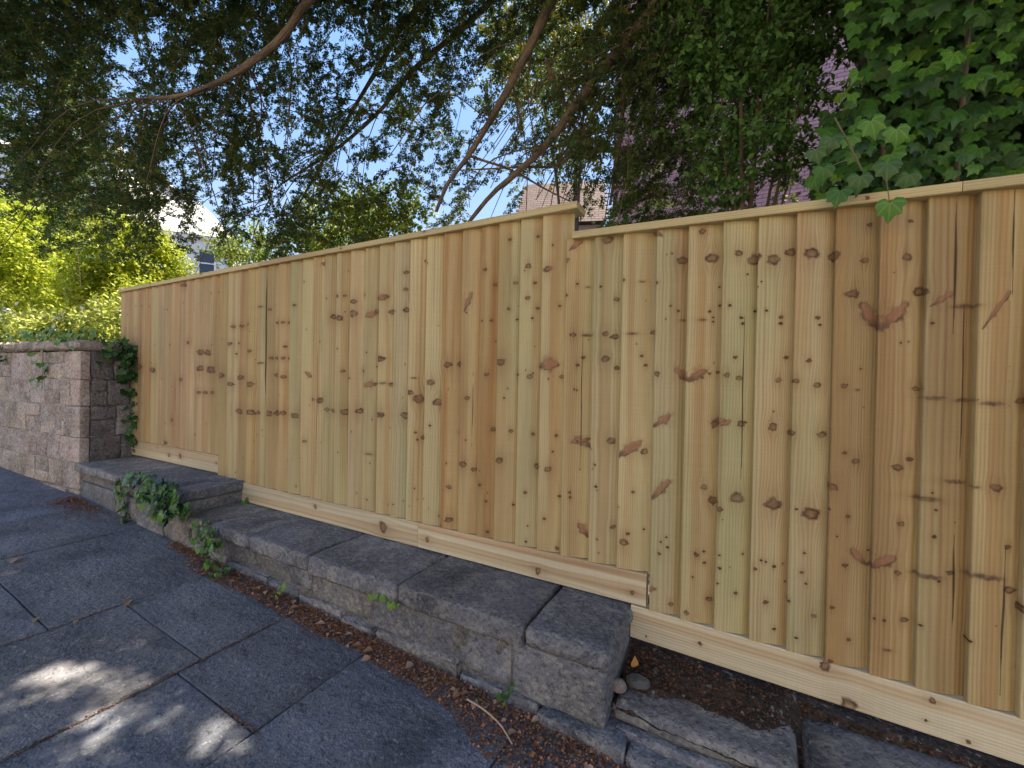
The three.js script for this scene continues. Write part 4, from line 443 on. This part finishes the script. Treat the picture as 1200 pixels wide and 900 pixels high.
{
  const r = rngOf(515), ivy = thing('ivy_plant', 'big leaved ivy mass spilling over the low end of the fence', 'ivy', [0, 0, 0]);
  // woody stems behind the leaves
  for (const [a, b, c] of [[[0.75, 0.1, -0.75], [0.82, 1.6, -0.8], [0.9, 3.4, -0.85]], [[1.0, 0.1, -0.75], [1.12, 1.8, -0.8], [1.25, 3.5, -0.8]], [[0.6, 0.2, -0.8], [0.6, 1.9, -0.75], [0.55, 2.6, -0.7]], [[1.4, 0.1, -0.75], [1.4, 2, -0.75], [1.6, 3.6, -0.7]]]) mesh('stem', tube([a, b, c].map(q => new THREE.Vector3(...q)), 0.02, 0.01, 12, 6, 0.6), twigMat, ivy);
  const inside = (px, py) => { const e = py < 0 ? 985 : py < 60 ? lerp(985, 1010, py / 60) : py < 130 ? lerp(1010, 975, (py - 60) / 70) : lerp(962, 945, (py - 130) / 90); return px - e; };
  const front = [], all = []; let guard = 0;
  while (front.length < 285 && guard++ < 9000) { const px = 930 + 310 * r(), py = -45 + 285 * r(); const e = inside(px, py); if (e < 0) continue; const dpt = lerp(1.78, 2.2, r()) + (py < 60 ? 0.1 : 0); const p = at(px, py, dpt); if (p.z > -0.02 && p.y < fTopR(p.x) + 0.03) continue; if (front.some(q => q.distanceTo(p) < 0.036)) continue; front.push(p); const bright = r() < 0.1 ? [3, 1] : undefined; ivyLeaf(ivy, p, new THREE.Vector3((r() - 0.5) * 1.3 - 0.2, -0.8, 0.25 + 0.3 * r()), new THREE.Vector3((r() - 0.5) * 1.7 - 0.25, 0.2 + 0.9 * r(), 0.75), 0.042 + 0.048 * r() * r() + 0.01 * r(), r, bright); }
  // the spray that hangs over the capping
  const sp = [[1043, 236, 0.052, 1.43], [985, 222, 0.05, 1.50], [1008, 205, 0.05, 1.48], [965, 195, 0.046, 1.54], [1040, 190, 0.052, 1.47], [1066, 203, 0.045, 1.46], [975, 160, 0.05, 1.58], [1020, 140, 0.055, 1.56], [1050, 150, 0.05, 1.54], [955, 175, 0.044, 1.6]];
  for (const [x, y, s, d] of sp) ivyLeaf(ivy, at(x, y, d), new THREE.Vector3((r() - 0.5) * 0.6, -0.9, 0.1), new THREE.Vector3((r() - 0.5) * 0.5 - 0.1, 0.35, 0.9), s * 1.2, r, [1, 0, 4]);
  mesh('stem', tube([at(978, 138, 1.60), at(990, 160, 1.57), at(1003, 185, 1.54), at(1010, 200, 1.55)], 0.0035, 0.004, 8, 5), stemMat, ivy); mesh('stem', tube([at(1003, 185, 1.54), at(985, 190, 1.55), at(967, 198, 1.55)], 0.002, 0.0015, 6, 4), stemMat, ivy); mesh('stem', tube([at(1036, 190, 1.52), at(1038, 205, 1.46), at(1042, 234, 1.43)], 0.002, 0.0015, 6, 4), stemMat, ivy);
  // inner leaves
  const L = [[], [], []]; const cl = [[], [], []];
  for (let i = 0; i < 9500; i++) { const px = 940 + 420 * r(), py = -260 + 505 * r(); if (inside(px, py) < 10 && py > -40) continue; const d = lerp(2.15, 2.9, r()), p = at(px, py, d); if (p.z > -0.1) continue; const k = i % 3; L[k].push(basisM(p, new THREE.Vector3((r() - 0.5) * 1.6, -0.8, 0.3), new THREE.Vector3((r() - 0.5) * 1.4, 0.6, 0.8 * r() + 0.2), 0.035 + 0.04 * r())); const b = 0.7 + 0.5 * r(); cl[k].push(lin(0.065 * b * 1.3, 0.14 * b * 1.15, 0.04 * b)); }
  const im = new THREE.MeshPhysicalMaterial({ map: veinTex, roughness: 0.55, specularIntensity: 0.5, side: THREE.DoubleSide });
  L.forEach((q, k) => instanced('leaf_mass', ivyGeos[k], im, q, cl[k], ivy));
}
// smaller growths of ivy: leaves scattered along runs, each with a stem
function trail(name, label, category, runs, { seed, per, s, spread, nrm, pal, group }) {
  const r = rngOf(seed), p0 = runs[0][0], t = thing(name, label, category, [0, 0, 0], group);
  for (const run of runs) { const pts = run.map(q => q.clone()); const cv = new THREE.CatmullRomCurve3(pts), len = cv.getLength(), n = Math.round(len * per); mesh('stem', tube(pts, 0.003, 0.0018, Math.max(4, pts.length * 3), 4), stemMat, t);
    for (let i = 0; i < n; i++) { const p = cv.getPointAt(Math.min(1, (i + r()) / n)).add(rv(r, spread)); p.addScaledVector(nrm, Math.abs(spread) * 0.6); ivyLeaf(t, p, new THREE.Vector3((r() - 0.5) * 1.5, -0.6 + 0.3 * r(), 0.3), nrm.clone().add(rv(r, 0.6)), s * (0.55 + 0.8 * r()), r, pal); } }
  return t;
}
const V = (x, y, z) => new THREE.Vector3(x, y, z), ZN = V(0.1, 0.5, 1);
trail('ivy_clump', 'dark ivy clump draped over the edge of the raised coping stone', 'ivy', [[V(-4.15, 0.57, 0.44), V(-3.95, 0.56, 0.49), V(-3.75, 0.5, 0.5)], [V(-3.85, 0.57, 0.44), V(-3.65, 0.55, 0.49), V(-3.5, 0.45, 0.5)], [V(-3.6, 0.57, 0.44), V(-3.46, 0.53, 0.47), V(-3.38, 0.44, 0.46)], [V(-3.9, 0.5, 0.48), V(-3.6, 0.44, 0.5), V(-3.42, 0.4, 0.48)]], { seed: 31, per: 105, s: 0.046, spread: 0.055, nrm: ZN, pal: [0, 2, 4, 2, 1] });
trail('ivy_strand', 'thin light green ivy strand hanging down the front of the raised stones', 'ivy', [[V(-4.42, 0.54, 0.475), V(-4.38, 0.42, 0.46), V(-4.36, 0.3, 0.45), V(-4.3, 0.22, 0.46)]], { seed: 32, per: 130, s: 0.032, spread: 0.03, nrm: V(0, 0.3, 1), pal: [1, 3, 1, 0] });
trail('ivy_clump', 'upright ivy clump rooted at the pavement edge below the second coping step', 'ivy', [[V(-3.18, 0.40, 0.46), V(-3.08, 0.33, 0.49), V(-2.97, 0.25, 0.50)], [V(-3.1, 0.38, 0.47), V(-2.95, 0.33, 0.49), V(-2.9, 0.27, 0.5)], [V(-3.0, 0.25, 0.50), V(-2.86, 0.2, 0.5), V(-2.78, 0.15, 0.51)]], { seed: 33, per: 85, s: 0.036, spread: 0.042, nrm: ZN, pal: [0, 1, 4, 2] });
trail('ivy_sprig', 'small bright green sprig growing from the joint under the coping', 'ivy', [[V(-1.68, 0.302, 0.418), V(-1.55, 0.306, 0.43), V(-1.42, 0.312, 0.45)]], { seed: 34, per: 52, s: 0.024, spread: 0.014, nrm: V(0, 0.5, 1), pal: [3, 3, 1] });
trail('ivy_sprig', 'tiny weed growing where the litter meets the wall foot', 'weed', [[V(-2.32, 0.13, 0.47), V(-2.3, 0.18, 0.46), V(-2.28, 0.21, 0.46)]], { seed: 35, per: 80, s: 0.022, spread: 0.015, nrm: V(0, 0.5, 1), pal: [3, 1] });
trail('ivy_sprig', 'low green weed in the leaf litter near the broken wall end', 'weed', [[V(-0.86, 0.09, 0.455), V(-0.83, 0.13, 0.45), V(-0.8, 0.145, 0.445)]], { seed: 36, per: 90, s: 0.02, spread: 0.02, nrm: V(0, 0.5, 1), pal: [0, 2, 4] });
trail('ivy_sprig', 'single green seedling at the foot of the gravel board', 'weed', [[V(-3.42, 0.39, 0.04), V(-3.4, 0.42, 0.05)]], { seed: 37, per: 160, s: 0.03, spread: 0.015, nrm: V(0, 0.8, 0.6), pal: [3, 1] });
trail('ivy_climber', 'dark ivy climbing the shaded end of the sandstone wall', 'ivy', [[V(-5.42, 0.66, -0.02), V(-5.45, 0.9, 0.0), V(-5.40, 1.1, 0.02), V(-5.42, 1.35, 0.04), V(-5.4, 1.6, 0.05)], [V(-5.38, 1.66, 0.06), V(-5.33, 1.6, 0.22), V(-5.34, 1.48, 0.26)], [V(-5.38, 1.62, 0.0), V(-5.34, 1.45, 0.12), V(-5.35, 1.3, 0.1)], [V(-5.38, 1.68, 0.05), V(-5.35, 1.55, 0.08), V(-5.35, 1.2, 0.05)], [V(-5.36, 0.95, 0.08), V(-5.36, 0.8, 0.02), V(-5.36, 0.68, 0.0)]], { seed: 38, per: 62, s: 0.05, spread: 0.06, nrm: V(1, 0.4, 0.4), pal: [0, 2, 2, 4] });
trail('ivy_climber', 'sunlit ivy creeping across the coping and down the face of the sandstone wall', 'ivy', [[V(-5.4, 1.70, 0.40), V(-5.9, 1.73, 0.46), V(-6.6, 1.72, 0.5), V(-7.6, 1.72, 0.6), V(-8.6, 1.72, 0.66)], [V(-5.42, 1.71, 0.2), V(-6.2, 1.76, 0.3), V(-7.2, 1.78, 0.4)], [V(-6.9, 1.7, 0.58), V(-6.92, 1.55, 0.6), V(-6.95, 1.45, 0.6)], [V(-6.02, 1.6, 0.51), V(-5.98, 1.4, 0.52), V(-6.0, 1.2, 0.52)], [V(-5.6, 1.69, 0.46), V(-5.5, 1.62, 0.48), V(-5.42, 1.58, 0.46)], [V(-8.0, 1.7, 0.66), V(-8.05, 1.5, 0.68), V(-8.1, 1.4, 0.68)]], { seed: 39, per: 30, s: 0.05, spread: 0.06, nrm: V(0, 0.8, 0.6), pal: [3, 1, 3, 3] });
foliage('low_hedge', 'low sunlit hedge lying along the top of the sandstone wall', 'hedge', [[V(-6.6, 1.82, -0.1), 0.95, 0.16, 0.5], [V(-7.9, 1.84, 0.1), 1.0, 0.18, 0.45], [V(-9.3, 1.85, 0.2), 1.0, 0.2, 0.45], [V(-6.9, 2.0, -0.6), 1.0, 0.25, 0.5]], { n: 24000, size: 0.055, colA: [0.42, 0.44, 0.08], colB: [0.25, 0.33, 0.05], seed: 17, tr: 0.4, fl: 0.04 });

// ---------- houses behind ----------
const bx = (w, h, d, x, y, z) => { const g = new THREE.BoxGeometry(w, h, d); g.translate(x, y, z); return g; };
{
  const white = new THREE.MeshStandardMaterial({ color: lin(0.74, 0.73, 0.70), roughness: 0.85 }), slateR = new THREE.MeshStandardMaterial({ color: lin(0.45, 0.44, 0.44), roughness: 0.6 }), trim = new THREE.MeshStandardMaterial({ color: lin(0.78, 0.78, 0.76), roughness: 0.6 }), glass = new THREE.MeshStandardMaterial({ color: lin(0.03, 0.04, 0.055), roughness: 0.05 }), pot = new THREE.MeshStandardMaterial({ color: lin(0.42, 0.13, 0.07), roughness: 0.85 });
  const p = at(228, 300, 26), gy = pave(-14) - 0.16, h = thing('white_house', 'white rendered house with pale hipped roof beyond the garden', 'house', [p.x, gy, p.z]); h.rotation.y = 0.95;
  const eave = at(214, 287, 26).y - gy, apex = at(197, 236, 26).y - gy;
  const pyramid = (w, d, y0, y1, ridge) => { const a = w / 2, b = d / 2, q = ridge / 2, P = [-a, y0, b, a, y0, b, a, y0, -b, -a, y0, -b, -q, y1, 0, q, y1, 0], I = [0, 1, 5, 0, 5, 4, 1, 2, 5, 2, 3, 4, 2, 4, 5, 3, 0, 4, 0, 2, 1, 0, 3, 2]; let g = new THREE.BufferGeometry(); g.setAttribute('position', new THREE.Float32BufferAttribute(P, 3)); g.setIndex(I); g = g.toNonIndexed(); g.computeVertexNormals(); return g; };
  mesh('wall', bx(4.4, eave, 4.4, 0, eave / 2, 0), white, h);
  const rf = mesh('roof', pyramid(5.0, 5.0, eave, apex, 0.5), slateR, h); mesh('eaves_board', bx(4.8, 0.2, 4.8, 0, eave - 0.11, 0), trim, h);
  const win = (x, y, z, ry, w, hh) => { const g = new THREE.Group(); g.name = 'window'; g.position.set(x, y, z); g.rotation.y = ry; h.add(g); const pn = mesh('pane', bx(w, hh / 2 - 0.05, 0.02, 0, hh / 4, 0.012), glass, g); mesh('pane', bx(w, hh / 2 - 0.05, 0.02, 0, -hh / 4, 0.012), glass, g); mesh('frame', mergeGeometries([bx(0.09, hh + 0.18, 0.08, -w / 2 - 0.045, 0, 0.03), bx(0.09, hh + 0.18, 0.08, w / 2 + 0.045, 0, 0.03), bx(w, 0.09, 0.08, 0, hh / 2 + 0.045, 0.03), bx(w, 0.09, 0.08, 0, -hh / 2 - 0.045, 0.03), bx(w, 0.07, 0.06, 0, 0, 0.035)]), trim, g); };
  for (const y of [eave - 1.5, eave - 4.4]) { win(-1.0, y, 2.2, 0, 0.7, 1.5); win(1.0, y, 2.2, 0, 0.7, 1.5); win(2.2, y, 0.9, Math.PI / 2, 0.7, 1.5); win(2.2, y, -0.9, Math.PI / 2, 0.7, 1.5); }
  // taller main block with the chimney
  const p2 = at(95, 300, 30), h2 = thing('white_house', 'larger white house with a stack of red chimney pots behind the yew', 'house', [p2.x, gy, p2.z]); h2.rotation.y = 0.6; const e2 = at(95, 205, 30).y - gy, a2 = at(95, 180, 30).y - gy;
  mesh('wall', bx(9.5, e2, 7, 0, e2 / 2, 0), white, h2); mesh('roof', pyramid(10.1, 7.6, e2, a2 + 0.6, 5), slateR, h2);
  const ch = mesh('chimney', bx(2.0, 2.2, 0.9, 0.2, a2 - 0.1, 1.0), white, h2); for (let i = 0; i < 4; i++) { const g = new THREE.LatheGeometry([[0.17, 0], [0.15, 0.5], [0.13, 0.95], [0.17, 1.0], [0.17, 1.1], [0.11, 1.1], [0.1, 0.6]].map(q => new THREE.Vector2(...q)), 10); g.translate(-0.5 + i * 0.46, a2 + 1.0, 1.0); mesh('chimney_pot', g, pot, ch); }
  for (const x of [-3, 0, 3]) for (const y of [e2 - 1.6, e2 - 4.6]) { const g = new THREE.Group(); g.name = 'window'; g.position.set(x, y, 3.5); h2.add(g); mesh('pane', bx(0.9, 1.6, 0.02, 0, 0, 0.012), glass, g); mesh('frame', mergeGeometries([bx(0.1, 1.8, 0.08, -0.5, 0, 0.03), bx(0.1, 1.8, 0.08, 0.5, 0, 0.03), bx(0.9, 0.1, 0.08, 0, 0.85, 0.03), bx(0.9, 0.1, 0.08, 0, -0.85, 0.03), bx(0.9, 0.07, 0.06, 0, 0, 0.035)]), trim, g); }
}
{
  // pink painted brick gable
  const gy = -0.2, h = thing('pink_house', 'tall pink painted brick house wall behind the yew and ivy', 'house', [0.7, gy, -7.6]);
  const pink = new THREE.MeshStandardMaterial({ color: lin(0.68, 0.37, 0.37), roughness: 0.8 }), mort = new THREE.MeshStandardMaterial({ color: lin(0.48, 0.25, 0.26), roughness: 0.9 }), trim = new THREE.MeshStandardMaterial({ color: lin(0.75, 0.75, 0.74), roughness: 0.6 });
  const X0 = -3.45, X1 = 4.2, HH = 10; mesh('wall', bx(X1 - X0, HH, 5, (X0 + X1) / 2, HH / 2, -2.52), mort, h);
  const list = [], cols = [], r = rngOf(61), bg = new THREE.BoxGeometry(0.213, 0.064, 0.03);
  for (let y = 2.6, k = 0; y < HH - 0.05; y += 0.075, k++) for (let x = X0 + (k % 2 ? 0.1125 : 0.225); x < X1 - 0.1; x += 0.225) { list.push(new THREE.Matrix4().setPosition(x, y, -0.014 + 0.004 * r())); const b = 0.9 + 0.2 * r(); cols.push(lin(b, b, b)); }
  instanced('bricks', bg, pink, list, cols, h);
  mesh('downpipe', new THREE.CylinderGeometry(0.05, 0.05, HH, 10).translate(1.0, HH / 2, 0.09), trim, h);
  mesh('parapet', bx(X1 - X0 + 0.2, 0.25, 5.2, (X0 + X1) / 2, HH + 0.126, -2.52), trim, h);
}
{
  // neighbouring house with a tiled roof
  const p = at(655, 225, 15), gy = -0.2, h = thing('tiled_house', 'house with reddish brown tiled roof beyond the fence top', 'house', [p.x, gy, p.z]); h.rotation.y = 0.35;
  const wallM = new THREE.MeshStandardMaterial({ color: lin(0.55, 0.52, 0.48), roughness: 0.9 }), tile = new THREE.MeshStandardMaterial({ color: 0xffffff, roughness: 0.85 }), pot = new THREE.MeshStandardMaterial({ color: lin(0.42, 0.16, 0.09), roughness: 0.85 });
  const eave = at(655, 262, 15).y - gy, ridge = at(655, 196, 16).y - gy, D = 2.6, Wd = 2.9; mesh('wall', bx(Wd, eave, 2 * D - 0.3, 0, eave / 2, -D), wallM, h);
  const th = Math.atan2(ridge - eave, D), L = Math.hypot(ridge - eave, D) + 0.2, list = [], cols = [], r = rngOf(62), tg = new THREE.BoxGeometry(0.24, 0.045, 0.15);
  let g = new THREE.BufferGeometry(); { const a = Wd / 2 + 0.1, y0 = eave - 0.03, P = [-a, y0, 0.1, a, y0, 0.1, a, y0, -2 * D - 0.1, -a, y0, -2 * D - 0.1, -a, ridge - 0.03, -D, a, ridge - 0.03, -D]; g.setAttribute('position', new THREE.Float32BufferAttribute(P, 3)); g.setIndex([0, 1, 5, 0, 5, 4, 2, 3, 4, 2, 4, 5, 1, 2, 5, 3, 0, 4, 0, 2, 1, 0, 3, 2]); g = g.toNonIndexed(); g.computeVertexNormals(); }
  mesh('roof', g, new THREE.MeshStandardMaterial({ color: lin(0.04, 0.025, 0.02), roughness: 0.9 }), h);
  for (let k = 0; k * 0.19 < L - 0.1; k++) for (let i = 0; i * 0.25 < Wd + 0.2; i++) { const s = k * 0.19, q = new THREE.Matrix4().makeRotationX(th + 0.05); q.setPosition(-Wd / 2 - 0.1 + 0.12 + i * 0.25 + (k % 2 ? 0.06 : -0.06), eave + s * Math.sin(th) + 0.025, 0.12 - s * Math.cos(th)); list.push(q); const b = 0.75 + 0.5 * r(); cols.push(lin(0.075 * b, 0.04 * b, 0.035 * b)); }
  instanced('roof_tiles', tg, tile, list, cols, h);
  mesh('ridge_tile', new THREE.CylinderGeometry(0.1, 0.1, Wd + 0.2, 10, 1, false).rotateZ(Math.PI / 2).translate(0, ridge, -D), pot, h);
}

// ---------- litter and small things ----------
{
  const r = rngOf(808), bit = new THREE.BufferGeometry(); bit.setAttribute('position', new THREE.Float32BufferAttribute([0, 0, 0, 0.5, 0.35, 0.12, 0, 1, 0.05, -0.5, 0.45, 0.16, 0, 0.5, -0.05], 3)); bit.setIndex([0, 1, 4, 1, 2, 4, 2, 3, 4, 3, 0, 4]); bit.computeVertexNormals();
  const lm = new THREE.MeshStandardMaterial({ color: 0xffffff, roughness: 0.9, side: THREE.DoubleSide }), pal = [[0.17, 0.07, 0.03], [0.24, 0.11, 0.05], [0.11, 0.05, 0.025], [0.30, 0.16, 0.08], [0.08, 0.04, 0.022]];
  const mk = (n, place, s0, s1) => { const a = [], c = []; for (let i = 0; i < n; i++) { const p = place(); if (!p) continue; a.push(basisM(p, rv(r, 1).setY((r() - 0.5) * 0.5), V(0, 1, 0).add(rv(r, 0.5)), lerp(s0, s1, r() * r()))); const q = pal[Math.floor(r() * pal.length)], b = 0.8 + 0.5 * r(); c.push(lin(q[0] * b * 1.5, q[1] * b * 1.45, q[2] * b * 1.4)); } return [a, c]; };
  const band = x => (x < -3.2 ? 0.03 : x < -2 ? 0.07 : 0.075 + 0.06 * sst(-2, -0.4, x)) * (0.5 + fbm(x * 2.5, 2, 3));
  const [a, c] = mk(19000, () => { const x = -3.6 + 4.4 * Math.pow(r(), 0.75), w = band(x), t = Math.pow(r(), 1.4), z = 0.44 - (x > -0.4 ? 0.07 : 0) + t * w * 1.6; return V(x, pave(x) + 0.004 + 0.016 * (1 - t) * r(), z); }, 0.005, 0.019);
  const li = instanced('leaf_litter', bit, lm, a, c, scene); tag(li, 'brown band of dry leaf litter along the foot of the low wall', 'leaf litter', null, 'stuff');
  const [a3, c3] = mk(1500, () => { const x = -5.35 + 0.9 * r() * r(), z = 0.48 + 0.25 * r() * r(); return V(x + 0.2 * r(), pave(x) + 0.006, z); }, 0.008, 0.02);
  const l3 = instanced('leaf_litter', bit, lm, a3, c3, scene); tag(l3, 'reddish needles gathered in the corner by the sandstone wall end', 'leaf litter', null, 'stuff');
  const [a2, c2] = mk(2600, () => { const x = -0.42 + 1.6 * Math.pow(r(), 1.8), z = 0.03 + (x > 0.2 ? 0.03 : 0.26) * Math.pow(r(), 1.2); return V(x, soilY(x, z) + 0.008, z); }, 0.006, 0.022);
  c2.forEach(q => q.multiplyScalar(0.4)); const l2 = instanced('soil_debris', bit, lm, a2, c2, scene); tag(l2, 'dark twiggy crumbs scattered over the soil below the fence', 'debris', null, 'stuff');
  // grit in the joints
  const [a4, c4] = mk(1600, () => { const q = r(); if (q < 0.5) return V(-2.13 + 0.02 * (r() - 0.5), pave(-2.13) + 0.001, 0.6 + 1.3 * r()); if (q < 0.7) return V(-2.93 + 0.02 * (r() - 0.5), pave(-2.93) + 0.001, 0.95 + 0.8 * r()); if (q < 0.85) return V(-1.95 + 0.4 * r(), pave(-1.7) + 0.0, 1.055 + 0.015 * (r() - 0.5)); return V(-4.1 + 0.02 * (r() - 0.5), pave(-4.1) + 0.001, 0.6 + 1.0 * r()); }, 0.004, 0.012);
  c4.forEach(q => q.multiplyScalar(0.45)); const l4 = instanced('joint_debris', bit, lm, a4, c4, scene); tag(l4, 'brown grit lying in the joints between the flagstones', 'debris', null, 'stuff');
  // single dry leaves
  const dl = broadLeaf(1, 0.62, 0.5), dm = [[0.42, 0.26, 0.16], [0.36, 0.19, 0.10], [0.50, 0.33, 0.22], [0.30, 0.15, 0.08]].map(q => new THREE.MeshStandardMaterial({ color: lin(...q), roughness: 0.85, side: THREE.DoubleSide }));
  const leafAt = (x, z, s, y = 0.018) => { const m = mesh('dry_leaf', dl, dm[Math.floor(r() * 4)]); basisM(V(x, pave(x) + y, z), rv(r, 1).setY(0.1), V(0, 1, 0).add(rv(r, 0.35)), s, M4).decompose(m.position, m.quaternion, m.scale); tag(m, 'curled brown dry leaf lying in the litter along the wall foot', 'leaf', 'dry leaves along the wall foot'); };
  for (let i = 0; i < 34; i++) { const x = -2.95 + 3.0 * r(); leafAt(x, 0.46 - (x > -0.4 ? 0.06 : 0) + 0.1 * r(), 0.025 + 0.03 * r()); }
  const single = (px, py, s, mat, label, geo = dl) => { const d = V(0, 0, 0).copy(at(px, py, 1)).sub(CAM), t = (pave(0) - CAM.y) / (d.y + 0.0487 * d.x), p = CAM.clone().addScaledVector(d, t); p.y += 0.006; const m = mesh('fallen_leaf', geo, mat); basisM(p, V(0.6, 0.05, 0.4), V(0, 1, 0.1), s, M4).decompose(m.position, m.quaternion, m.scale); tag(m, label, 'leaf'); };
  single(152, 705, 0.07, dm[1], 'orange brown leaf lying at the end of a flagstone joint'); single(22, 655, 0.09, dm[2], 'pale orange leaf lying on a joint of the flagstones far along'); single(90, 728, 0.035, dm[0], 'small buff leaf lying alone on the open flagstones'); single(595, 812, 0.04, new THREE.MeshStandardMaterial({ color: lin(0.33, 0.40, 0.40), roughness: 0.8, side: THREE.DoubleSide }), 'pale blue grey ivy leaf lying upside down on the litter', ivyGeos[1]); single(547, 826, 0.02, dm[3], 'small brown leaf just outside the edge of the litter band'); single(626, 845, 0.022, ivyMats[3], 'fresh green leaf fallen on the brown litter', ivyGeos[2]); single(45, 725, 0.05, dm[0], 'buff leaf pressed flat in the middle of the flagstones');
  // twig and two loose stones
  tag(mesh('twig', tube([V(-0.98, pave(-1) + 0.03, 0.53), V(-0.9, pave(-0.9) + 0.035, 0.54), V(-0.8, pave(-0.8) + 0.03, 0.565), V(-0.73, pave(-0.7) + 0.018, 0.60)], 0.004, 0.003, 12, 6), new THREE.MeshStandardMaterial({ color: lin(0.42, 0.33, 0.24), roughness: 0.8 })), 'pale bare twig lying on the leaf litter', 'twig');
  const peb = (px, py, y, s, mat, label, sq) => { const d = at(px, py, 1).sub(CAM), t = (y - CAM.y) / d.y, p = CAM.clone().addScaledVector(d, t); const g = new THREE.IcosahedronGeometry(s, 3), q = g.attributes.position; for (let i = 0; i < q.count; i++) { const k = 0.75 + 0.5 * vn3(q.getX(i) * 25 + px, q.getY(i) * 25, q.getZ(i) * 25); q.setXYZ(i, q.getX(i) * k * 1.2, q.getY(i) * k * sq, q.getZ(i) * k); } const m = mesh('loose_stone', weldNormals(g), mat); m.position.set(p.x, y, p.z); tag(m, label, 'stone'); };
  peb(725, 803, 0.185, 0.028, stoneMat(mSand, lin(0.85, 0.85, 0.9), 0.006), 'small pale pink loose stone against the broken end of the wall', 0.9); peb(748, 799, 0.19, 0.042, slateMats[2], 'flat grey loose stone lying on the soil', 0.4);
  const ol = mesh('dry_leaf', dl, new THREE.MeshStandardMaterial({ color: lin(0.45, 0.24, 0.07), roughness: 0.8, side: THREE.DoubleSide })); basisM(V(-0.395, 0.20, 0.17), V(0.2, 0.9, 0.1), V(0.6, 0, 0.8), 0.055, M4).decompose(ol.position, ol.quaternion, ol.scale); tag(ol, 'upright orange leaf stuck behind the pale loose stone', 'leaf');
}
renderer.render(scene, camera);
